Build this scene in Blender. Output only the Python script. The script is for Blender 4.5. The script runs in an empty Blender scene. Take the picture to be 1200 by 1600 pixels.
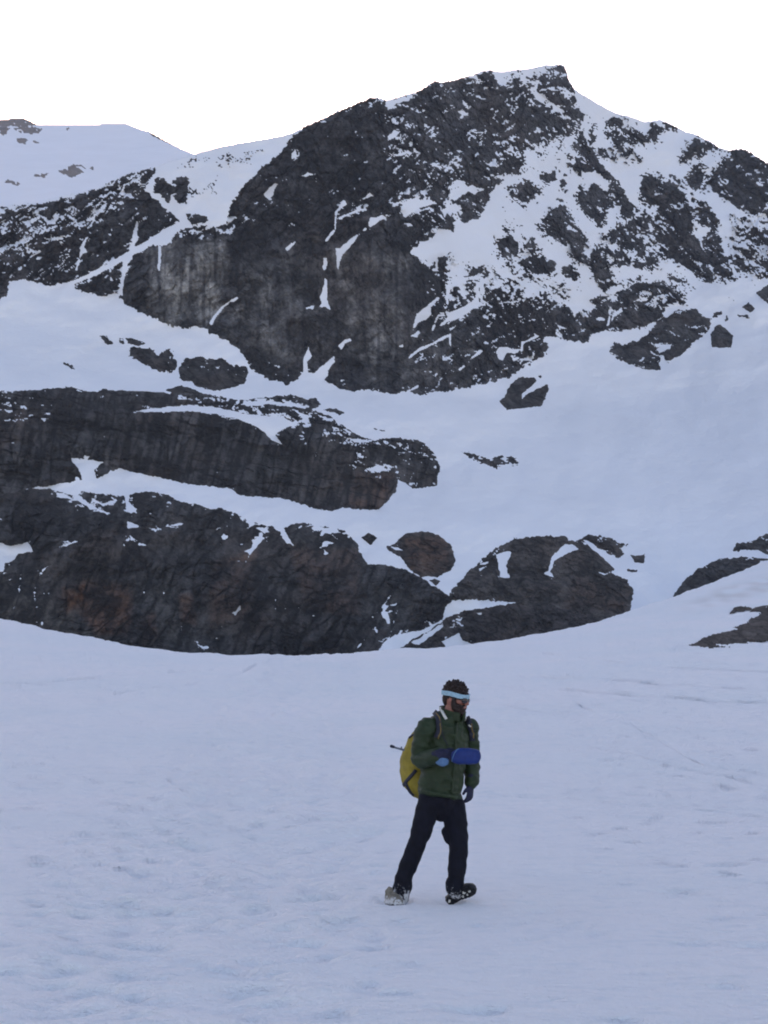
import bpy, bmesh, math, random
import numpy as np
from mathutils import Vector, Matrix
random.seed(7)
SC = bpy.context.scene
COL = SC.collection
# ------------------------------------------------------------------ camera
FPX = 2986.0                       # focal length in photo pixels (photo 1200 x 1600)
CAMH = 1.65
PITCH = math.atan(295.0 / FPX)
cam_d = bpy.data.cameras.new('camera')
cam = bpy.data.objects.new('camera', cam_d); COL.objects.link(cam)
cam.location = (0, 0, CAMH)
cam.rotation_euler = (math.radians(90) + PITCH, 0, 0)
cam_d.sensor_fit = 'VERTICAL'
cam_d.angle = 2 * math.atan(800.0 / FPX)
cam_d.clip_start = 0.1; cam_d.clip_end = 6000
SC.camera = cam
# ------------------------------------------------------------------ sky, sun
SUN_EL = math.radians(9.0)
SUN_AZ = math.radians(-10.0)       # from +Y (view direction) towards -X
world = bpy.data.worlds.new('World'); SC.world = world
world.use_nodes = True
wn = world.node_tree.nodes; wl = world.node_tree.links
bg = wn['Background']
sky = wn.new('ShaderNodeTexSky'); sky.sky_type = 'NISHITA'; sky.sun_disc = False
sky.sun_elevation = SUN_EL
sky.sun_rotation = SUN_AZ
sky.altitude = 1500; sky.air_density = 1.0; sky.dust_density = 2.0; sky.ozone_density = 1.0
wbm = wn.new('ShaderNodeMix'); wbm.data_type = 'RGBA'; wbm.blend_type = 'MULTIPLY'; wbm.inputs[0].default_value = 1
wbm.inputs[7].default_value = (1.27, 1.0, 0.97, 1)
wl.new(sky.outputs[0], wbm.inputs[6]); wl.new(wbm.outputs[2], bg.inputs[0]); bg.inputs[1].default_value = 0.15
sun_d = bpy.data.lights.new('sun', 'SUN'); sun_d.energy = 2.2; sun_d.angle = math.radians(0.6)
sun_d.color = (1, 0.9, 0.78)
sun = bpy.data.objects.new('sun', sun_d); COL.objects.link(sun)
sdir = Vector((math.sin(SUN_AZ) * math.cos(SUN_EL), math.cos(SUN_AZ) * math.cos(SUN_EL), math.sin(SUN_EL)))
sun.rotation_euler = sdir.to_track_quat('Z', 'Y').to_euler()
sun.location = (0, 0, 60)
SC.view_settings.view_transform = 'Standard'; SC.view_settings.look = 'None'
SC.view_settings.exposure = 1.55; SC.view_settings.gamma = 1
SC.cycles.max_bounces = 6; SC.cycles.diffuse_bounces = 3
SC.cycles.pixel_filter_type = 'BLACKMAN_HARRIS'
SC.cycles.filter_width = 1.9

# ------------------------------------------------------------------ helpers
def tag(o, label=None, cat=None, group=None, kind=None):
    if label: o['label'] = label
    if cat: o['category'] = cat
    if group: o['group'] = group
    if kind: o['kind'] = kind
    return o
CT, ST = math.cos(PITCH), math.sin(PITCH)
def tans(px, py):
    u = (np.asarray(px, float) - 600.0) / FPX; v = (800.0 - np.asarray(py, float)) / FPX
    k = CT - v * ST
    return u / k, (ST + v * CT) / k
def at(px, py, Y):
    "world point seen at photo pixel (px,py) that lies Y metres ahead"
    a, b = tans(px, py)
    return np.stack([a * Y, np.broadcast_to(Y, np.shape(a * Y)), CAMH + b * Y], -1)
# noise
def _h(ix, iy, s):
    n = (ix.astype(np.int64) * 374761393 + iy.astype(np.int64) * 668265263 + s * 1442695041) & 0xffffffff
    n = ((n ^ (n >> 13)) * 1274126177) & 0xffffffff
    n = (n ^ (n >> 16)) & 0xffffffff
    return n
def rnd(ix, iy, s):
    return _h(ix, iy, s) / 4294967295.0
def perlin(x, y, s=0):
    x, y = np.broadcast_arrays(np.asarray(x, float), np.asarray(y, float))
    ix = np.floor(x); iy = np.floor(y); fx = x - ix; fy = y - iy
    ux = fx * fx * fx * (fx * (fx * 6 - 15) + 10); uy = fy * fy * fy * (fy * (fy * 6 - 15) + 10)
    def g(i, j):
        a = rnd(ix + i, iy + j, s) * 2 * math.pi
        return np.cos(a) * (fx - i) + np.sin(a) * (fy - j)
    a = g(0, 0) * (1 - ux) + g(1, 0) * ux; b = g(0, 1) * (1 - ux) + g(1, 1) * ux
    return (a * (1 - uy) + b * uy) * 1.5
def fbm(x, y, s=0, n=4, g=0.5):
    r = 0; a = 1; f = 1
    for i in range(n):
        r = r + a * perlin(x * f + 17.3 * i, y * f - 9.1 * i, s + i); a *= g; f *= 2.03
    return r
def facets(x, y, s=0, step=1.0, tilt=1.0):
    "broken blocks: every cell a tilted plane at its own height"
    ix = np.floor(x); iy = np.floor(y)
    best = np.full(x.shape, 9.0); out = np.zeros(x.shape)
    for i in (-1, 0, 1):
        for j in (-1, 0, 1):
            cx = ix + i + rnd(ix + i, iy + j, s); cy = iy + j + rnd(ix + i, iy + j, s + 1)
            dx = x - cx; dy = y - cy; d = dx * dx + dy * dy
            h = (rnd(ix + i, iy + j, s + 2) - 0.5) * step + tilt * ((rnd(ix + i, iy + j, s + 3) - 0.5) * dx + (rnd(ix + i, iy + j, s + 4) - 0.5) * dy) * 2
            m = d < best
            out[m] = h[m]; best[m] = d[m]
    return out
def lines(x, y, s=0, w=0.05):
    "thin winding lines, 1 on the line"
    return np.exp(-(perlin(x, y, s) / w) ** 2)
def rot(x, y, deg, lx, ly):
    "coords along a direction (deg above the picture's +x, y down) scaled by lx, across by ly"
    c, s = math.cos(math.radians(deg)), math.sin(math.radians(deg))
    return (x * c - y * s) / lx, (x * s + y * c) / ly
def smooth(a, b, x):
    t = np.clip((x - a) / (b - a), 0, 1); return t * t * (3 - 2 * t)
def poly(s):
    v = [float(t) for t in s.replace(' ', ',').split(',') if t]
    return np.array(v).reshape(-1, 2)
def sdf(P, X, Y, cap=40.0):
    "signed distance (+ inside) of polygon P on the grid X[cols], Y[rows]; -cap far away"
    out = np.full((len(Y), len(X)), -cap)
    x0, y0 = P.min(0) - cap; x1, y1 = P.max(0) + cap
    ci = np.nonzero((X >= x0) & (X <= x1))[0]; ri = np.nonzero((Y >= y0) & (Y <= y1))[0]
    if len(ci) == 0 or len(ri) == 0: return out
    gx, gy = np.meshgrid(X[ci], Y[ri])
    d2 = np.full(gx.shape, 1e9); ins = np.zeros(gx.shape, bool)
    n = len(P)
    for i in range(n):
        ax, ay = P[i]; bx, by = P[(i + 1) % n]
        ex, ey = bx - ax, by - ay; L = ex * ex + ey * ey
        if L == 0: continue
        t = np.clip(((gx - ax) * ex + (gy - ay) * ey) / L, 0, 1)
        d2 = np.minimum(d2, (gx - ax - t * ex) ** 2 + (gy - ay - t * ey) ** 2)
        if ay != by:
            c = ((ay > gy) != (by > gy)) & (gx < (bx - ax) * (gy - ay) / (by - ay) + ax)
            ins ^= c
    d = np.minimum(np.sqrt(d2), cap)
    out[np.ix_(ri, ci)] = np.where(ins, d, -d)
    return out
def grid_mesh(name, pts, mat, keep=None, attrs=None, smoothmask=None, flip=False):
    "mesh of a rows x cols x 3 array; keep = cells to keep (bool); smoothmask = cells shaded smooth"
    R, Cn = pts.shape[:2]
    idx = np.arange(R * Cn).reshape(R, Cn)
    q = np.stack([idx[:-1, :-1], idx[1:, :-1], idx[1:, 1:], idx[:-1, 1:]], -1)
    if flip: q = q[..., ::-1]
    sm = None
    if keep is not None:
        if smoothmask is not None: sm = smoothmask[keep]
        q = q[keep]
    else:
        if smoothmask is not None: sm = smoothmask.reshape(-1)
        q = q.reshape(-1, 4)
    used = np.zeros(R * Cn, bool); used[q.reshape(-1)] = True
    remap = np.cumsum(used) - 1
    return raw_mesh(name, pts.reshape(-1, 3)[used], remap[q], mat, {k: v.reshape(-1)[used] for k, v in (attrs or {}).items()}, sm)
def raw_mesh(name, V, Q, mat, attrs=None, sm=None):
    me = bpy.data.meshes.new(name)
    me.vertices.add(len(V)); me.vertices.foreach_set('co', np.ascontiguousarray(V, dtype=np.float32).ravel())
    n = len(Q)
    me.loops.add(n * 4); me.loops.foreach_set('vertex_index', np.ascontiguousarray(Q, dtype=np.int32).ravel())
    me.polygons.add(n); me.polygons.foreach_set('loop_start', np.arange(0, n * 4, 4, dtype=np.int32))
    me.polygons.foreach_set('loop_total', np.full(n, 4, dtype=np.int32))
    me.polygons.foreach_set('use_smooth', np.ones(n, bool) if sm is None else np.asarray(sm, bool))
    me.update(calc_edges=True)
    for k, v in (attrs or {}).items():
        a = me.attributes.new(k, 'FLOAT', 'POINT'); a.data.foreach_set('value', np.ascontiguousarray(v, dtype=np.float32))
    me.materials.append(mat)
    o = bpy.data.objects.new(name, me); COL.objects.link(o)
    return o
# ------------------------------------------------------------------ materials
def N(nt, t, **kw):
    n = nt.nodes.new('ShaderNode' + t)
    for k, v in kw.items(): setattr(n, k, v)
    return n
def mathn(nt, op, a, b=None, clamp=False):
    n = N(nt, 'Math', operation=op, use_clamp=clamp)
    for i, v in enumerate((a, b)):
        if v is None: continue
        if isinstance(v, (int, float)): n.inputs[i].default_value = v
        else: nt.links.new(v, n.inputs[i])
    return n.outputs[0]
def ramp(nt, fac, stops, interp='LINEAR'):
    r = N(nt, 'ValToRGB'); r.color_ramp.interpolation = interp
    el = r.color_ramp.elements
    while len(el) < len(stops): el.new(0.5)
    for e, (p, c) in zip(el, stops):
        e.position = p; e.color = tuple(c) + (1,) if len(c) == 3 else c
    nt.links.new(fac, r.inputs[0]); return r.outputs[0]
def noise(nt, scale, detail=4, rough=0.55, vec=None, dist=0.0):
    n = N(nt, 'TexNoise'); n.inputs['Scale'].default_value = scale; n.inputs['Detail'].default_value = detail
    n.inputs['Roughness'].default_value = rough; n.inputs['Distortion'].default_value = dist
    if vec is not None: nt.links.new(vec, n.inputs['Vector'])
    return n.outputs['Fac']
def newmat(name):
    m = bpy.data.materials.new(name); m.use_nodes = True
    return m, m.node_tree, m.node_tree.nodes['Principled BSDF']
def mixc(nt, fac, a, b):
    n = N(nt, 'Mix', data_type='RGBA')
    for s, v in ((n.inputs[0], fac), (n.inputs[6], a), (n.inputs[7], b)):
        if isinstance(v, (int, float)): s.default_value = v
        elif isinstance(v, tuple): s.default_value = v + (1,)
        else: nt.links.new(v, s)
    return n.outputs[2]
SNOW = (0.72, 0.745, 0.79)
def terrain_mat(name, scale, dark=(0.014, 0.016, 0.021), mid=(0.040, 0.041, 0.046), light=(0.45, 0.44, 0.42), stretch=(1, 1, 1)):
    "rock and snow; attribute snow (0 rock .. 1 snow), tone (light stone), rust"
    m, nt, b = newmat(name)
    tc = N(nt, 'TexCoord'); mp = N(nt, 'Mapping'); nt.links.new(tc.outputs['Object'], mp.inputs[0])
    mp.inputs['Scale'].default_value = stretch
    v = mp.outputs[0]
    sn = N(nt, 'Attribute', attribute_name='snow').outputs['Fac']
    tone = N(nt, 'Attribute', attribute_name='tone').outputs['Fac']
    rust = N(nt, 'Attribute', attribute_name='rust').outputs['Fac']
    n1 = noise(nt, scale * 0.25, 6, 0.65, v); n2 = noise(nt, scale * 1.6, 5, 0.7, v, 0.4); n3 = noise(nt, scale * 0.06, 4, 0.6, v)
    c = ramp(nt, mathn(nt, 'ADD', mathn(nt, 'MULTIPLY', n1, 0.6), mathn(nt, 'MULTIPLY', n2, 0.4)), [(0.36, dark), (0.5, mid), (0.66, tuple(x * 1.75 for x in mid))])
    n4 = noise(nt, scale * 6, 3, 0.6, v)
    blk = N(nt, 'Attribute', attribute_name='block').outputs['Fac']
    lt = ramp(nt, mathn(nt, 'ADD', mathn(nt, 'MULTIPLY', n2, 0.5), mathn(nt, 'MULTIPLY', n1, 0.5)), [(0.34, tuple(x * 0.25 for x in light)), (0.62, light)])
    tf = mathn(nt, 'MULTIPLY', tone, ramp(nt, n3, [(0.3, (0.45,) * 3), (0.6, (1,) * 3)]), True)
    c = mixc(nt, tf, c, lt)
    c = mixc(nt, mathn(nt, 'MULTIPLY', rust, ramp(nt, n1, [(0.4, (0.2,) * 3), (0.6, (1,) * 3)]), True), c, (0.20, 0.085, 0.032))
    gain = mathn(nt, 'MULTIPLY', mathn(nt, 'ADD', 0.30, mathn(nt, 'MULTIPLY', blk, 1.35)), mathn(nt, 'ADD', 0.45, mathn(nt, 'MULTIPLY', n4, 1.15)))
    brown = ramp(nt, noise(nt, scale * 0.1, 5, 0.6, v), [(0.48, (0, 0, 0)), (0.68, (0.5,) * 3)])
    c = mixc(nt, brown, c, (0.075, 0.055, 0.043))
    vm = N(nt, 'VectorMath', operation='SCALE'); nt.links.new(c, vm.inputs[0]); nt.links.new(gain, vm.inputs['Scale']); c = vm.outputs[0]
    se = mathn(nt, 'ADD', sn, mathn(nt, 'MULTIPLY', mathn(nt, 'SUBTRACT', n4, 0.5), 0.7))
    sf = ramp(nt, se, [(0.42, (0, 0, 0)), (0.58, (1, 1, 1))])
    sv = ramp(nt, noise(nt, scale * 0.18, 5, 0.6, v), [(0.35, tuple(x * .975 for x in SNOW)), (0.65, tuple(x * 1.02 for x in SNOW))])
    c = mixc(nt, sf, c, sv)
    nt.links.new(c, b.inputs['Base Color'])
    b.inputs['Roughness'].default_value = 0.9; b.inputs['Specular IOR Level'].default_value = 0.25
    bp = N(nt, 'Bump'); bp.inputs['Distance'].default_value = 1.6 / scale
    nt.links.new(mathn(nt, 'SUBTRACT', 1.0, mathn(nt, 'MULTIPLY', sf, 0.82)), bp.inputs['Strength'])
    nt.links.new(mathn(nt, 'ADD', n2, mathn(nt, 'MULTIPLY', n1, 1.5)), bp.inputs['Height'])
    nt.links.new(bp.outputs[0], b.inputs['Normal'])
    return m
# ------------------------------------------------------------------ the lie of the land
# tan(slope) on a coarse chart of the mountainside, integrated upwards to distances
CX = np.array([-1600, 0, 200, 450, 650, 850, 1050, 1200, 2800.])
CY = np.array([1100, 950, 860, 790, 700, 625, 560, 450, 350, 250, 150, 60.])
CS = np.array([
 [.9, .9, .9, .9, .8, .55, .5, .5, .5],
 [1.2, 1.2, 1.2, 1.1, .8, .7, .5, .5, .5],
 [1.0, 1.0, .9, .75, .5, .55, .42, .45, .45],
 [.5, .5, .42, .38, .36, .36, .36, .4, .4],
 [1.1, 1.1, 1.1, 1.0, .8, .36, .36, .38, .38],
 [.5, .5, .42, .36, .34, .34, .36, .38, .38],
 [.5, .5, .5, 1.2, 1.5, .8, .6, .55, .55],
 [.9, .9, 1.3, 1.9, 2.0, 1.6, 1.0, .8, .8],
 [1.0, 1.0, 1.2, 1.8, 1.7, 1.1, .9, .9, .9],
 [.8, .8, .8, 1.3, 1.5, 1.1, .9, .9, .9],
 [.9, .9, .9, 1.1, 1.2, 1.1, .9, .9, .9],
 [.9, .9, .9, 1.0, 1.0, 1.0, .9, .9, .9]])
_gy = np.arange(1100., 30., -5.); _gx = np.arange(-1600., 2801., 10.)
def _bil(M, xs, ys, x, y):
    a = np.array([np.interp(x, xs, r) for r in M])
    return np.array([np.interp(y, ys, a[:, j]) for j in range(len(x))]).T
_S = _bil(CS[::-1], CX, CY[::-1], _gx, _gy)
_k = np.exp(-0.5 * (np.arange(-5, 6) / 2.2) ** 2); _k /= _k.sum()
_S = np.apply_along_axis(lambda r: np.convolve(np.pad(r, 5, mode='edge'), _k, 'valid'), 0, _S)
_t = tans(600, _gy)[1]
_L = np.zeros(_S.shape); _L[0] = math.log(185.0)
for i in range(1, len(_gy)):
    tm = 0.5 * (_t[i] + _t[i - 1]); dt = _t[i] - _t[i - 1]
    _L[i] = _L[i - 1] + dt / np.maximum(0.5 * (_S[i] + _S[i - 1]) - tm, 0.1)
_k2 = np.exp(-0.5 * (np.arange(-24, 25) / 9.0) ** 2); _k2 /= _k2.sum()
_L = np.apply_along_axis(lambda r: np.convolve(np.pad(r, 24, mode='edge'), _k2, 'valid'), 1, _L)
def baseY(X, Y):
    "distance of the smooth snow surface on grid X[cols] x Y[rows]"
    yy = np.clip(Y, _gy[-1], _gy[0])
    fy = (_gy[0] - yy) / 5.0; iy = np.clip(np.floor(fy).astype(int), 0, len(_gy) - 2); fy = (fy - iy)[:, None]
    fx = (np.clip(X, _gx[0], _gx[-1]) - _gx[0]) / 10.0; ix = np.clip(np.floor(fx).astype(int), 0, len(_gx) - 2); fx = (fx - ix)[None]
    sx = fx
    A = _L[np.ix_(iy, ix)]; B = _L[np.ix_(iy, ix + 1)]; C_ = _L[np.ix_(iy + 1, ix)]; D_ = _L[np.ix_(iy + 1, ix + 1)]
    L = (A * (1 - sx) + B * sx) * (1 - fy) + (C_ * (1 - sx) + D_ * sx) * fy
    gx, gy = np.meshgrid(X, Y)
    L = L + 0.007 * perlin(gx / 160, gy / 90, 5) + 0.004 * perlin(gx / 55, gy / 35, 6) + 0.0010 * perlin(gx / 22 + gy / 50, gy / 13, 8)
    yl = np.interp(gx, [400, 600, 700, 830, 1000, 1200, 1600], [690, 668, 655, 634, 612, 578, 520])
    L = L + 0.0035 * np.tanh((gy - yl) / 14) * smooth(520, 680, gx)
    return np.exp(L)
# ------------------------------------------------------------------ rock relief in picture pixels (scaled by distance)
def relief(gx, gy, mode):
    wx = gx + 5 * perlin(gx / 30, gy / 30, 21) + 2 * perlin(gx / 9, gy / 9, 23); wy = gy + 5 * perlin(gx / 30, gy / 30, 22) + 2 * perlin(gx / 9, gy / 9, 24)
    if mode == 'mountain':
        a = smooth(180, 330, gx); b = smooth(520, 680, gx - (gy - 300) * 0.3)
        def mixd(l, w, s, st, ti):
            p = facets(*rot(wx, wy, 33, l, w), s, st, ti); q = facets(*rot(wx, wy, 62, l * .8, w * 1.2), s + 7, st, ti); r = facets(*rot(wx, wy, -48, l, w), s + 13, st, ti)
            return (p * (1 - a) + q * a) * (1 - b) + r * b
        h = 7.0 * fbm(wx / 90, wy / 90, 31, 3) + 9 * mixd(52, 24, 40, 1, .7) + 4.5 * mixd(24, 10, 70, 1, .8) + 2.4 * mixd(10, 5, 100, 1, .8) + 1.3 * facets(wx / 4.5, wy / 4.0, 130, 1, 1)
        wall = smooth(340, 420, gy) * smooth(220, 260, gx) * (1 - smooth(640, 720, gx))
        h = h * (1 - 0.55 * wall)
        h += wall * 2.6 * fbm(gx / 9, gy / 60, 35, 3) + wall * 3 * fbm(gx / 26, gy / 90, 36, 2)
        h -= (5 - 2.5 * wall) * lines(*rot(wx, wy, 40, 60, 26), 37, .08) + (4.5 - 2.5 * wall) * lines(*rot(wx, wy, -55, 50, 22), 38, .08) + 1.5 * lines(wx / 14, wy / 40, 39, .09)
    elif mode == 'ribs':          # upright water worn ribs with flat ledges
        c = gx + 0.25 * gy
        h = 5 * fbm(wx / 80, wy / 50, 51, 3) + 4.0 * perlin(c / 20 + perlin(gx / 70, gy / 40, 58), wy / 95, 52) + 3.4 * perlin((c - .3 * gy) / 8, wy / 50, 53) - 3.5 * lines(c / 16, wy / 70, 50, .10) - 5 * lines(wx / 110, (wy - .12 * wx) / 22, 49, .08)
        h += 5 * facets(wx / 75, (wy - .12 * wx) / 15, 54, 1, .6) + 2.2 * facets(wx / 28, (wy - .12 * wx) / 6, 57, 1, .8) + 1.4 * facets(wx / 7, wy / 5, 60, 1, .9)
    elif mode == 'folds':
        c = gx * .8 + gy * .45 + 14 * perlin(gx / 120, gy / 90, 63)
        h = 9 * fbm(wx / 110, wy / 80, 61, 3) + 6 * perlin(c / 34, (gy - gx * .3) / 120, 62) + 4.0 * perlin(c / 13, (gy - .3 * gx) / 60, 64) - 5.5 * lines(c / 24, (gy - .3 * gx) / 90, 48, .08) - 5 * lines(*rot(wx, wy, 20, 80, 26), 47, .08) - 4 * lines(*rot(wx, wy, -20, 60, 20), 45, .07)
        h += 4 * facets(*rot(wx, wy, -15, 50, 22), 65, 1, .8) + 2.2 * facets(*rot(wx, wy, 20, 18, 9), 68, 1, .9) + 1.3 * facets(wx / 6, wy / 5, 71, 1, 1)
    else:                         # lump
        h = 2.5 * fbm(wx / 40, wy / 30, 81, 3) + 3.2 * facets(*rot(wx, wy, -30, 22, 12), 82, 1, .9) + 2.0 * facets(*rot(wx, wy, -20, 10, 6), 85, 1, .9) + 1.1 * facets(wx / 4.5, wy / 4.5, 88, 1, 1)
    return h * {'mountain': 1.9, 'ribs': 2.3, 'folds': 2.3}.get(mode, 1.9)
def edge_noise(gx, gy, amp):
    return amp * (perlin(gx / 13, gy / 10, 11) * 0.9 + perlin(gx / 5.5, gy / 4.5, 12) * 0.8 + perlin(gx / 2.7, gy / 2.3, 13) * 0.45)
def rock_field(rocks, snows, gX, gY, amp=3.0, cap=40.0):
    gx, gy = np.meshgrid(gX, gY)
    F = np.full(gx.shape, -cap)
    for p in rocks: F = np.maximum(F, sdf(p, gX, gY, cap))
    F = F + edge_noise(gx, gy, amp)
    wob = 1.1 * perlin(gx / 10, gy / 10, 15); NEAR = np.full(gx.shape, -12.0)
    for p in snows:
        s = sdf(p, gX, gY, 12.0)
        NEAR = np.maximum(NEAR, s)
        F = np.minimum(F, -(s + edge_noise(gx, gy, 1.0) + wob))
    rock_field.near = NEAR
    return gx, gy, F
def blur1(a, n):
    k = np.ones(n) / n
    a = np.apply_along_axis(lambda r: np.convolve(np.pad(r, n // 2, mode='edge'), k, 'valid'), 0, a)
    return np.apply_along_axis(lambda r: np.convolve(np.pad(r, n // 2, mode='edge'), k, 'valid'), 1, a)
def blocks(gx, gy, mode):
    "how light each block of stone is, 0..1"
    wx = gx + 4 * perlin(gx / 20, gy / 20, 221); wy = gy + 4 * perlin(gx / 20, gy / 20, 222)
    a = {'mountain': -45, 'ribs': 80, 'folds': 62}.get(mode, -25)
    if mode == 'mountain': a = 0
    b = .5 + .45 * facets(*rot(wx, wy, a, 34, 17), 230, 1, .7) + .45 * facets(*rot(wx, wy, a + 15, 14, 7), 235, 1, .7) + .3 * facets(wx / 5, wy / 4, 240, 1, .7) + .35 * fbm(gx / 45, gy / 45, 245, 3)
    if mode in ('ribs', 'folds'): b = b + (.35 if mode == 'folds' else .6) * perlin((gx + (.5 if mode == 'folds' else .2) * gy) / 9, gy / 70, 248) + .4 * perlin((gx + .5 * gy) / 24, gy / 120, 249)
    # joints darkened in the stone colour, standing in for crevice shade
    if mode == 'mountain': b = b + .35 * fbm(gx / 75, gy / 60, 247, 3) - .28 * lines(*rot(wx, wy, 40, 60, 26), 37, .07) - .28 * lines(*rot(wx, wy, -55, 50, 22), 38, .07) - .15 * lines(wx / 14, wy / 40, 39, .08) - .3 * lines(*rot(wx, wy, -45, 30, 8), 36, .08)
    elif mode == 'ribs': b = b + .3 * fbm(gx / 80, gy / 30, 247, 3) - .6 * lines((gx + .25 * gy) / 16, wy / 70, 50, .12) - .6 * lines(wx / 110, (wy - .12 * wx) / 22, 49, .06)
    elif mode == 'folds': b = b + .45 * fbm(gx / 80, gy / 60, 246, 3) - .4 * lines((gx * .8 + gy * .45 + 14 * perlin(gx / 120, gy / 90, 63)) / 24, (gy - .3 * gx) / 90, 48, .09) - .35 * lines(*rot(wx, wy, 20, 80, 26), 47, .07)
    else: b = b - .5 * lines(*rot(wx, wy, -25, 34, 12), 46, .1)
    return np.clip(b, 0, 1.3)
def dust(gx, gy, h, step, level, mode='lump'):
    "snow lying on ledges: level 0 none .. 1 nearly all"
    led = np.clip((np.roll(h, -1, 0) - np.roll(h, 1, 0)) / (2 * step), -1.3, 1.3)      # + where the surface leans back, facing up
    led = blur1(led, 3)
    wx = gx + 4 * perlin(gx / 14, gy / 14, 97) + 1.5 * perlin(gx / 4, gy / 4, 99); wy = gy + 4 * perlin(gx / 14, gy / 14, 98) + 1.5 * perlin(gx / 4, gy / 4, 100)
    if mode == 'mountain':
        b = smooth(540, 700, gx + (gy - 420) * 0.9) * (1 - smooth(430, 470, gy) * (1 - smooth(850, 900, gx)))
        b = np.clip(b, 0, 1)
        f = facets(*rot(wx, wy, 33, 8, 2.6), 92, 1, .3) * (1 - b) + facets(*rot(wx, wy, -42, 9, 2.8), 96, 1, .3) * b
        ln = np.maximum(lines(*rot(wx, wy, 33, 46, 11), 101, .09) * (1 - b), lines(*rot(wx, wy, -42, 46, 11), 102, .09) * b)
    else:
        f = facets(*rot(wx, wy, -8, 9, 2.6), 92, 1, .3); ln = lines(*rot(wx, wy, -9, 60, 12), 103, .08)
    gate = smooth(-.15, .25, perlin(gx / 22, gy / 22, 104)) * np.clip(level * 2.2, 0, 1)
    n = 0.42 * fbm(gx / 30, gy / 24, 91, 3) + 0.30 * perlin(gx / 3.4, gy / 2.4, 95) + 0.62 * f + 0.85 * ln * gate
    return (led * 0.42 + n + (level - 1.0) * 1.45) > 0
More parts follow.
